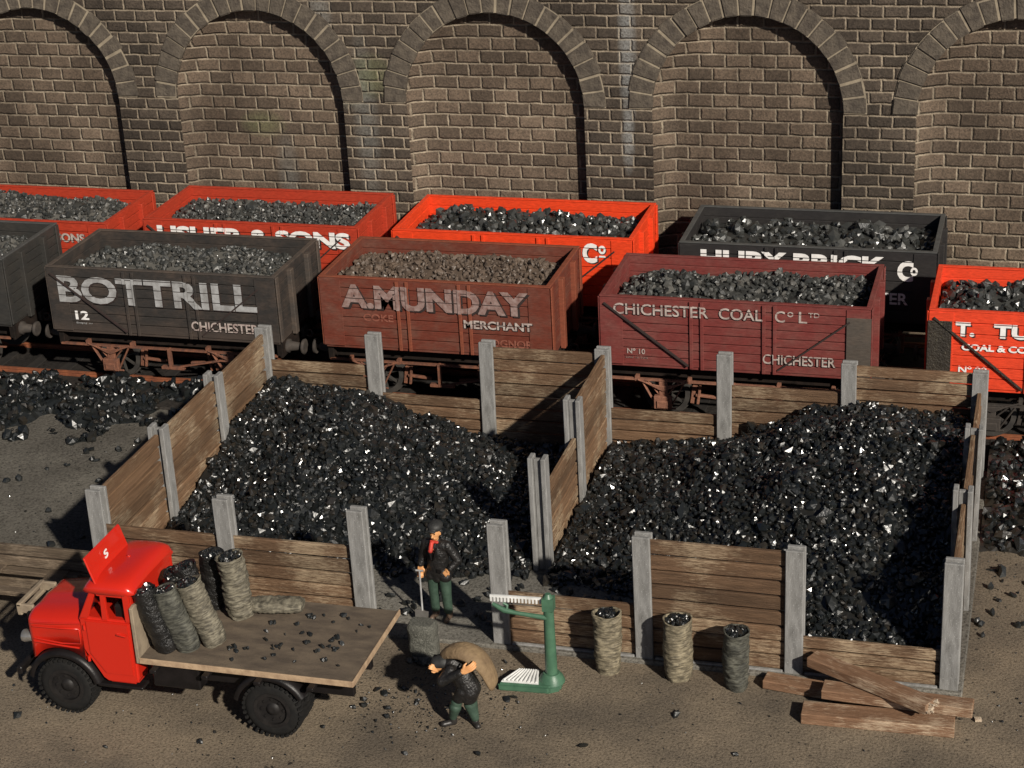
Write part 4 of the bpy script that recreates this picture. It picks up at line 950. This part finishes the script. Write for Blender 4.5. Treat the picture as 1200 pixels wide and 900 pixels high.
# ------------------------------------------------------------------ people
MAT['skin'] = mat('skin', (.62, .31, .13), (.52, .25, .10), .5, 10, bstr=.1)
MAT['jacket'] = mat('black_jacket', (.008, .008, .008), (.018, .016, .015), .38, 9, bstr=.9, bdist=.03, bscale=14, spec=.4)
MAT['trouser'] = mat('green_trousers', (.045, .078, .055), (.026, .048, .034), .55, 8, bstr=.5, bdist=.015, bscale=20)
MAT['boot'] = mat('brown_boot', (.16, .11, .075), (.09, .06, .045), .5, 8, bstr=.3)
MAT['boot_black'] = mat('black_boot', (.02, .018, .017), (.03, .027, .025), .4, 8, bstr=.3)
MAT['cap'] = mat('dark_cap', (.03, .03, .028), (.02, .02, .02), .6, 12, bstr=.4)
MAT['scarf'] = mat('red_scarf', (.55, .05, .03), (.35, .03, .02), .6, 12, bstr=.4)
MAT['face_dark'] = mat('dark_eye', (.03, .02, .015), (.02, .015, .01), .4, 8, bstr=0)
MAT['tan_sack'] = mat('tan_empty_sack', (.22, .15, .08), (.13, .085, .047), .8, 4, bstr=.8, bdist=.03, bscale=14)
def blob(name, m, parent, caps, voxel=.012, smooth=4, boxes=()):
    mb = MB()
    for c_ in caps:
        p, r0, q, r1 = c_[:4]; p, q = Vector(p), Vector(q); d = q-p; L = d.length; flat = c_[4] if len(c_) > 4 else None
        if L < 1e-5: d = Vector((0, 0, 1)); L = 1e-4
        d.normalize(); pts = []; rs = []
        for i in range(5): a = math.pi/2*i/5; pts.append(p-d*r0*math.cos(a)); rs.append(max(.0008, r0*math.sin(a)))
        for i in range(5): t = i/4; pts.append(p.lerp(q, t)+d*0); rs.append(r0+(r1-r0)*t)
        for i in range(1, 6): a = math.pi/2*i/5; pts.append(q+d*r1*math.sin(a)); rs.append(max(.0008, r1*math.cos(a)))
        m2 = MB(); m2.tube(pts, rs, 16)
        if flat:
            ax, f = Vector(flat[0]).normalized(), flat[1]; c0 = (p+q)/2
            m2.v = [tuple(Vector(v)+ax*((Vector(v)-c0).dot(ax))*(f-1)) for v in m2.v]
        mb.add(m2.v, m2.f, True)
    o = mb.build(name, m, parent)
    md = o.modifiers.new('r', 'REMESH'); md.mode = 'VOXEL'; md.voxel_size = voxel; md.use_smooth_shade = True
    sm = o.modifiers.new('s', 'SMOOTH'); sm.factor = .5; sm.iterations = smooth
    dg = bpy.context.evaluated_depsgraph_get(); me = bpy.data.meshes.new_from_object(o.evaluated_get(dg))
    o.modifiers.clear(); old = o.data; o.data = me; bpy.data.meshes.remove(old)
    if not me.materials: me.materials.append(MAT[m])
    return o
def hand(base, dirv, palmn, side, curl=.9, s=1.0):
    """capsules for palm, four fingers and thumb; palmn = direction the palm faces"""
    d = Vector(dirv).normalized(); n = Vector(palmn); n = (n-d*n.dot(d)).normalized(); w = d.cross(n).normalized()*side
    b_ = Vector(base); out = []
    for k in range(4):
        o_ = w*(.030-.020*k)*s; out.append((b_+o_*.7, .017*s, b_+d*.075*s+o_, .0115*s))
    for k, ln in enumerate((.070, .080, .074, .058)):
        o_ = w*(.032-.021*k)*s; p = b_+d*.085*s+o_; dd = d; q = p
        for seg, f in enumerate((.45, .32, .23)):
            ang = curl*(.45+.5*seg); v = (d*math.cos(ang)+n*math.sin(ang)); q2 = q+v*ln*f*s; out.append((q, (.0098-.0008*seg)*s, q2, (.009-.0008*seg)*s)); q = q2
    tp = b_+d*.02*s+w*.03*s; t1 = tp+(d*.7+w*.7+n*.25).normalized()*.035*s; t2 = t1+(d*.8+n*.6).normalized()*.03*s
    out += [(tp, .014*s, t1, .0115*s), (t1, .0112*s, t2, .0095*s)]
    return out
# ---- standing man (faces the camera, slightly turned to the left of the picture)
man = thing('person', 'man standing in black jacket, red scarf, cap and green trousers, holding a shovel', 'person', (-1.52, 24.50, .06), -.12)
H1 = 1.0
Rh = (-.29, -.06, .82)    # image-left hand holding the shovel shaft
body = [((0, 0, .92), .13, (0, .01, 1.22), .15), ((0, .0, 1.30), .11, (0, -.01, 1.38), .055), ((0, -.01, 1.36), .052, (0, -.03, 1.45), .05),
        ((0, -.03, 1.53), .098, (0, -.015, 1.585), .10, ((1, 0, 0), .84)), ((0, -.055, 1.47), .062, (0, -.07, 1.50), .055), ((0, -.125, 1.515), .012, (0, -.142, 1.495), .016),
        ((-.083, -.02, 1.53), .014, (-.087, -.02, 1.50), .010), ((.083, -.02, 1.53), .014, (.087, -.02, 1.50), .010), ((-.03, -.118, 1.465), .008, (.03, -.118, 1.465), .008),
        ((-.09, 0, .90), .095, (-.10, 0, .50), .065), ((-.10, 0, .50), .062, (-.10, .02, .12), .045), ((.09, 0, .90), .095, (.11, -.02, .50), .065), ((.11, -.02, .50), .062, (.12, .0, .12), .045),
        ((-.19, 0, 1.30), .062, (-.26, .02, 1.06), .048), ((-.26, .02, 1.06), .045, (-.285, -.04, .90), .034), ((.19, 0, 1.30), .062, (.32, .04, 1.06), .048), ((.32, .04, 1.06), .044, (.20, -.08, .92), .034)]
body += hand((-.287, -.045, .885), (-.02, -.12, -1), (.3, -.7, 0), -1, 1.25, 1.25)
body += hand((.20, -.085, .92), (-.6, -.2, -.8), (0, 1, 0), 1, .6, 1.0)
bo = blob('body', 'skin', man, body, .0062, 2)
jk = blob('jacket', 'jacket', man, [((0, 0, .86), .17, (0, .01, 1.20), .185, ((0, 1, 0), .82)), ((-.11, 0, 1.30), .10, (.11, 0, 1.30), .10), ((0, 0, 1.34), .10, (0, 0, 1.38), .07),
    ((-.18, 0, 1.31), .078, (-.265, .02, 1.06), .066), ((-.265, .02, 1.06), .062, (-.285, -.035, .935), .052), ((.18, 0, 1.31), .078, (.33, .04, 1.06), .068), ((.33, .04, 1.06), .063, (.235, -.06, .95), .055),
    ((-.10, -.02, .84), .10, (-.12, -.02, .78), .11), ((.10, -.02, .84), .10, (.12, -.02, .78), .11), ((0, -.02, .80), .11, (0, -.02, .76), .11)], .012, 2)
lap = MB(); lap.bar((-.055, -.165, 1.33), (-.015, -.172, 1.12), .012, .05, (0, 1, 0)); lap.bar((.07, -.165, 1.33), (.02, -.172, 1.12), .012, .05, (0, 1, 0)); lap.box(.05, .13, -.165, -.150, .90, .96); lap.build('lapel', 'l_black', jk, bevel=.004)
blob('trousers', 'trouser', man, [((-.09, 0, .84), .11, (-.105, -.01, .50), .085), ((-.105, -.01, .50), .082, (-.105, .01, .16), .072), ((.09, 0, .84), .11, (.115, -.02, .50), .085), ((.115, -.02, .50), .082, (.12, .0, .16), .072)], .012, 2)
for sx, xx in ((-1, -.105), (1, .125)):
    blob('boot', 'boot', man, [((xx, .02, .14), .058, (xx, .02, .06), .055), ((xx, .03, .045), .045, (xx+sx*.01, -.13, .038), .04)], .008, 2)
blob('cap', 'cap', man, [((0, -.02, 1.625), .118, (0, .02, 1.635), .115, ((0, 0, 1), .72)), ((-.05, -.145, 1.59), .02, (.05, -.145, 1.59), .02, ((0, 0, 1), .6)), ((0, -.11, 1.598), .06, (0, -.12, 1.596), .06, ((0, 0, 1), .35))], .009, 2)
blob('hair', 'cap', man, [((-.075, .0, 1.56), .035, (.0, .085, 1.54), .05), ((.075, .0, 1.56), .035, (0, .085, 1.52), .05)], .01, 2)
blob('scarf', 'scarf', man, [((-.03, -.115, 1.375), .032, (-.035, -.165, 1.27), .038), ((-.05, -.08, 1.39), .025, (.05, -.08, 1.39), .025)], .008, 2)
ey = MB()
for xx in (-.034, .034): ey.tube([(xx, -.118, 1.545), (xx, -.129, 1.545)], [.011, .008], 8)
ey.box(-.028, .028, -.1305, -.122, 1.466, 1.472); ey.build('eyes_and_mouth', 'face_dark', man)
sh = thing('shovel', 'grey steel shovel held upright by the standing man', 'shovel', (-1.80, 24.40, .06))
q = MB(); q.tube([(0, .0, .86), (.02, -.06, .16)], .016, 8); q.tube([(-.06, 0, .87), (.06, 0, .87)], .016, 8); q.build('shaft', 'let_grey', sh)
q = MB(); q.add([(-.10, -.05, .20), (.13, -.08, .20), (.12, -.13, .005), (-.09, -.10, .005), (-.10, -.062, .20), (.13, -.092, .20), (.12, -.142, .005), (-.09, -.112, .005)], [(0,1,2,3), (7,6,5,4), (0,4,5,1), (1,5,6,2), (2,6,7,3), (3,7,4,0)]); q.build('blade', 'chrome', sh)
# ---- bending man with the tan sack
bm_ = thing('person', 'man bent forward in black clothes and green gaiters with a tan sack on his back', 'person', (-.27, 21.78, 0), 0)
hip = Vector((.05, .04, .66)); shd = Vector((-.20, .02, 1.0))
bd = [((.06, 0, .66), .12, (-.04, .02, .84), .125), ((-.04, .02, .84), .12, (-.17, .02, .98), .12), ((-.20, .02, 1.0), .06, (-.28, .0, 1.0), .05), ((-.33, -.01, 1.0), .092, (-.36, -.01, .98), .095), ((-.43, -.03, .96), .02, (-.445, -.03, .95), .015), ((-.38, -.02, .93), .055, (-.39, -.02, .92), .05),
      ((-.0, -.08, .62), .085, (-.16, -.06, .38), .062), ((-.16, -.06, .38), .06, (-.20, -.02, .10), .045), ((.10, .06, .62), .085, (.06, .02, .38), .062), ((.06, .02, .38), .06, (.10, .04, .10), .045),
      ((-.14, -.14, .98), .06, (-.24, -.25, .86), .048), ((-.24, -.25, .86), .045, (.06, -.23, 1.04), .035), ((-.14, .14, .98), .06, (-.34, .12, .88), .048), ((-.34, .12, .88), .045, (-.38, -.04, .90), .035)]
bd += hand((.075, -.235, 1.05), (.85, .12, .5), (.2, .8, .3), 1, .8, 1.4)
bd += hand((-.37, -.06, .92), (-.2, -.5, .5), (-.6, .2, 0), 1, .9, 1.1)
blob('body', 'skin', bm_, bd, .0065, 2)
blob('jacket', 'jacket', bm_, [((.07, 0, .64), .165, (-.04, .02, .84), .165), ((-.04, .02, .84), .16, (-.17, .02, .98), .15), ((-.15, -.14, .98), .085, (-.25, -.25, .86), .078), ((-.25, -.25, .85), .072, (.02, -.23, 1.015), .056), ((-.15, .14, .98), .08, (-.35, .12, .88), .07), ((-.35, .12, .88), .066, (-.37, .0, .90), .05),
     ((.08, -.03, .60), .14, (.06, -.03, .52), .13), ((-.01, -.08, .62), .10, (-.08, -.08, .50), .088), ((.10, .06, .62), .10, (.08, .04, .50), .085)], .012, 2)
blob('cap', 'cap', bm_, [((-.30, 0, 1.03), .118, (-.37, -.01, 1.01), .112, ((0, 0, 1), .8)), ((-.43, -.02, .99), .05, (-.49, -.02, .96), .04, ((0, 0, 1), .5))], .009, 2)
for sx, a0, a1, ft in ((-1, (-.12, -.07, .42), (-.20, -.03, .15), (-.20, -.02)), (1, (.07, .03, .42), (.11, .02, .13), (.11, .03))):
    blob('gaiter', 'trouser', bm_, [(a0, .085, a1, .062), ((a0[0]-.02, a0[1]-.01, a0[2]-.08), .09, a1, .06)], .010, 2)
    blob('boot', 'boot_black', bm_, [((ft[0], ft[1], .10), .055, (ft[0], ft[1], .05), .052), ((ft[0], ft[1], .045), .045, (ft[0]-.13 if sx < 0 else ft[0]+.06, ft[1]-.08, .038), .042)], .008, 2)
bs = thing('empty_sack', 'tan empty sack draped over the back of the bending man', 'sack', (-.27, 21.78, 0))
m_ = MB(); rings = []; arc = [(-.36, 1.08, .03), (-.30, 1.14, .14), (-.16, 1.22, .22), (.0, 1.24, .25), (.14, 1.19, .26), (.26, 1.08, .25), (.34, .94, .23), (.39, .80, .20), (.415, .70, .16), (.42, .68, .03)]
for i, (x, z, w_) in enumerate(arc):
    p0 = arc[max(0, i-1)]; p1 = arc[min(len(arc)-1, i+1)]; tx, tz = p1[0]-p0[0], p1[1]-p0[1]; ln = math.hypot(tx, tz); nx_, nz_ = -tz/ln, tx/ln
    w_ *= .86; th_ = (.07+.02*noise.noise((i*.9, 2, 2)))*min(1, w_/.2)+.01; ring = []
    for k in range(20):
        a = 2*math.pi*k/20; ring.append((x+nx_*th_*math.sin(a)-.0, .06+w_*math.cos(a)+.035*noise.noise((i*.8, a*.5, 1)), z+nz_*th_*math.sin(a)-(.05*abs(math.cos(a))**3)))
    rings.append(ring)
m_.loft(rings); o = m_.build('sack_cloth', 'tan_sack', bs)
md = o.modifiers.new('sub', 'SUBSURF'); md.levels = md.render_levels = 2
# dark sack standing in front of the man
MAT['rubble'] = mat('coal_dust_sack', (.15, .148, .125), (.05, .05, .042), .7, 40, bstr=1, bdist=.03, bscale=45)
t = thing('coal_sack', 'squat dark grey coal sack standing on the dirt below the standing man', 'coal sack', (-1.44, 23.42, 0), .0, 'filled coal sacks')
b = MB(); rings = []
for j in range(31):
    v = j/30; z = .02+.60*v; ring = []
    for k in range(28):
        a = 2*math.pi*k/28; ca, sa = math.cos(a), math.sin(a); rr = .22*(1-.3*max(0, v-.92)/.08*.5)+.022*noise.noise((ca*3, sa*3, z*9))
        ring.append((rr*math.copysign(abs(ca)**.6, ca)-.02*v, .75*rr*math.copysign(abs(sa)**.6, sa), z+.01*noise.noise((ca*4, sa*4, 3))))
    rings.append(ring)
b.loft(rings); b.build('sack_cloth', 'rubble', t)
pts = [(rnd.uniform(-.2, .2), -.16+rnd.uniform(-.05, .03), .05+rnd.uniform(-.02, .04)) for _ in range(22)]
me = lumps_mesh('spilled_coal', pts, .10, .8); me.materials.append(MAT['coal_grey']); link('coal_fill', me, t)
lb = lumps_mesh('coal_lump', [(0, 0, .09)], .26, .9, None, .15, .05); lb.materials.append(MAT['coal']); o = link('coal_lump', lb); o.location = (-1.08, 23.15, .02); tag(o, 'large smooth black coal lump between the squat sack and the bending man', 'coal lump')
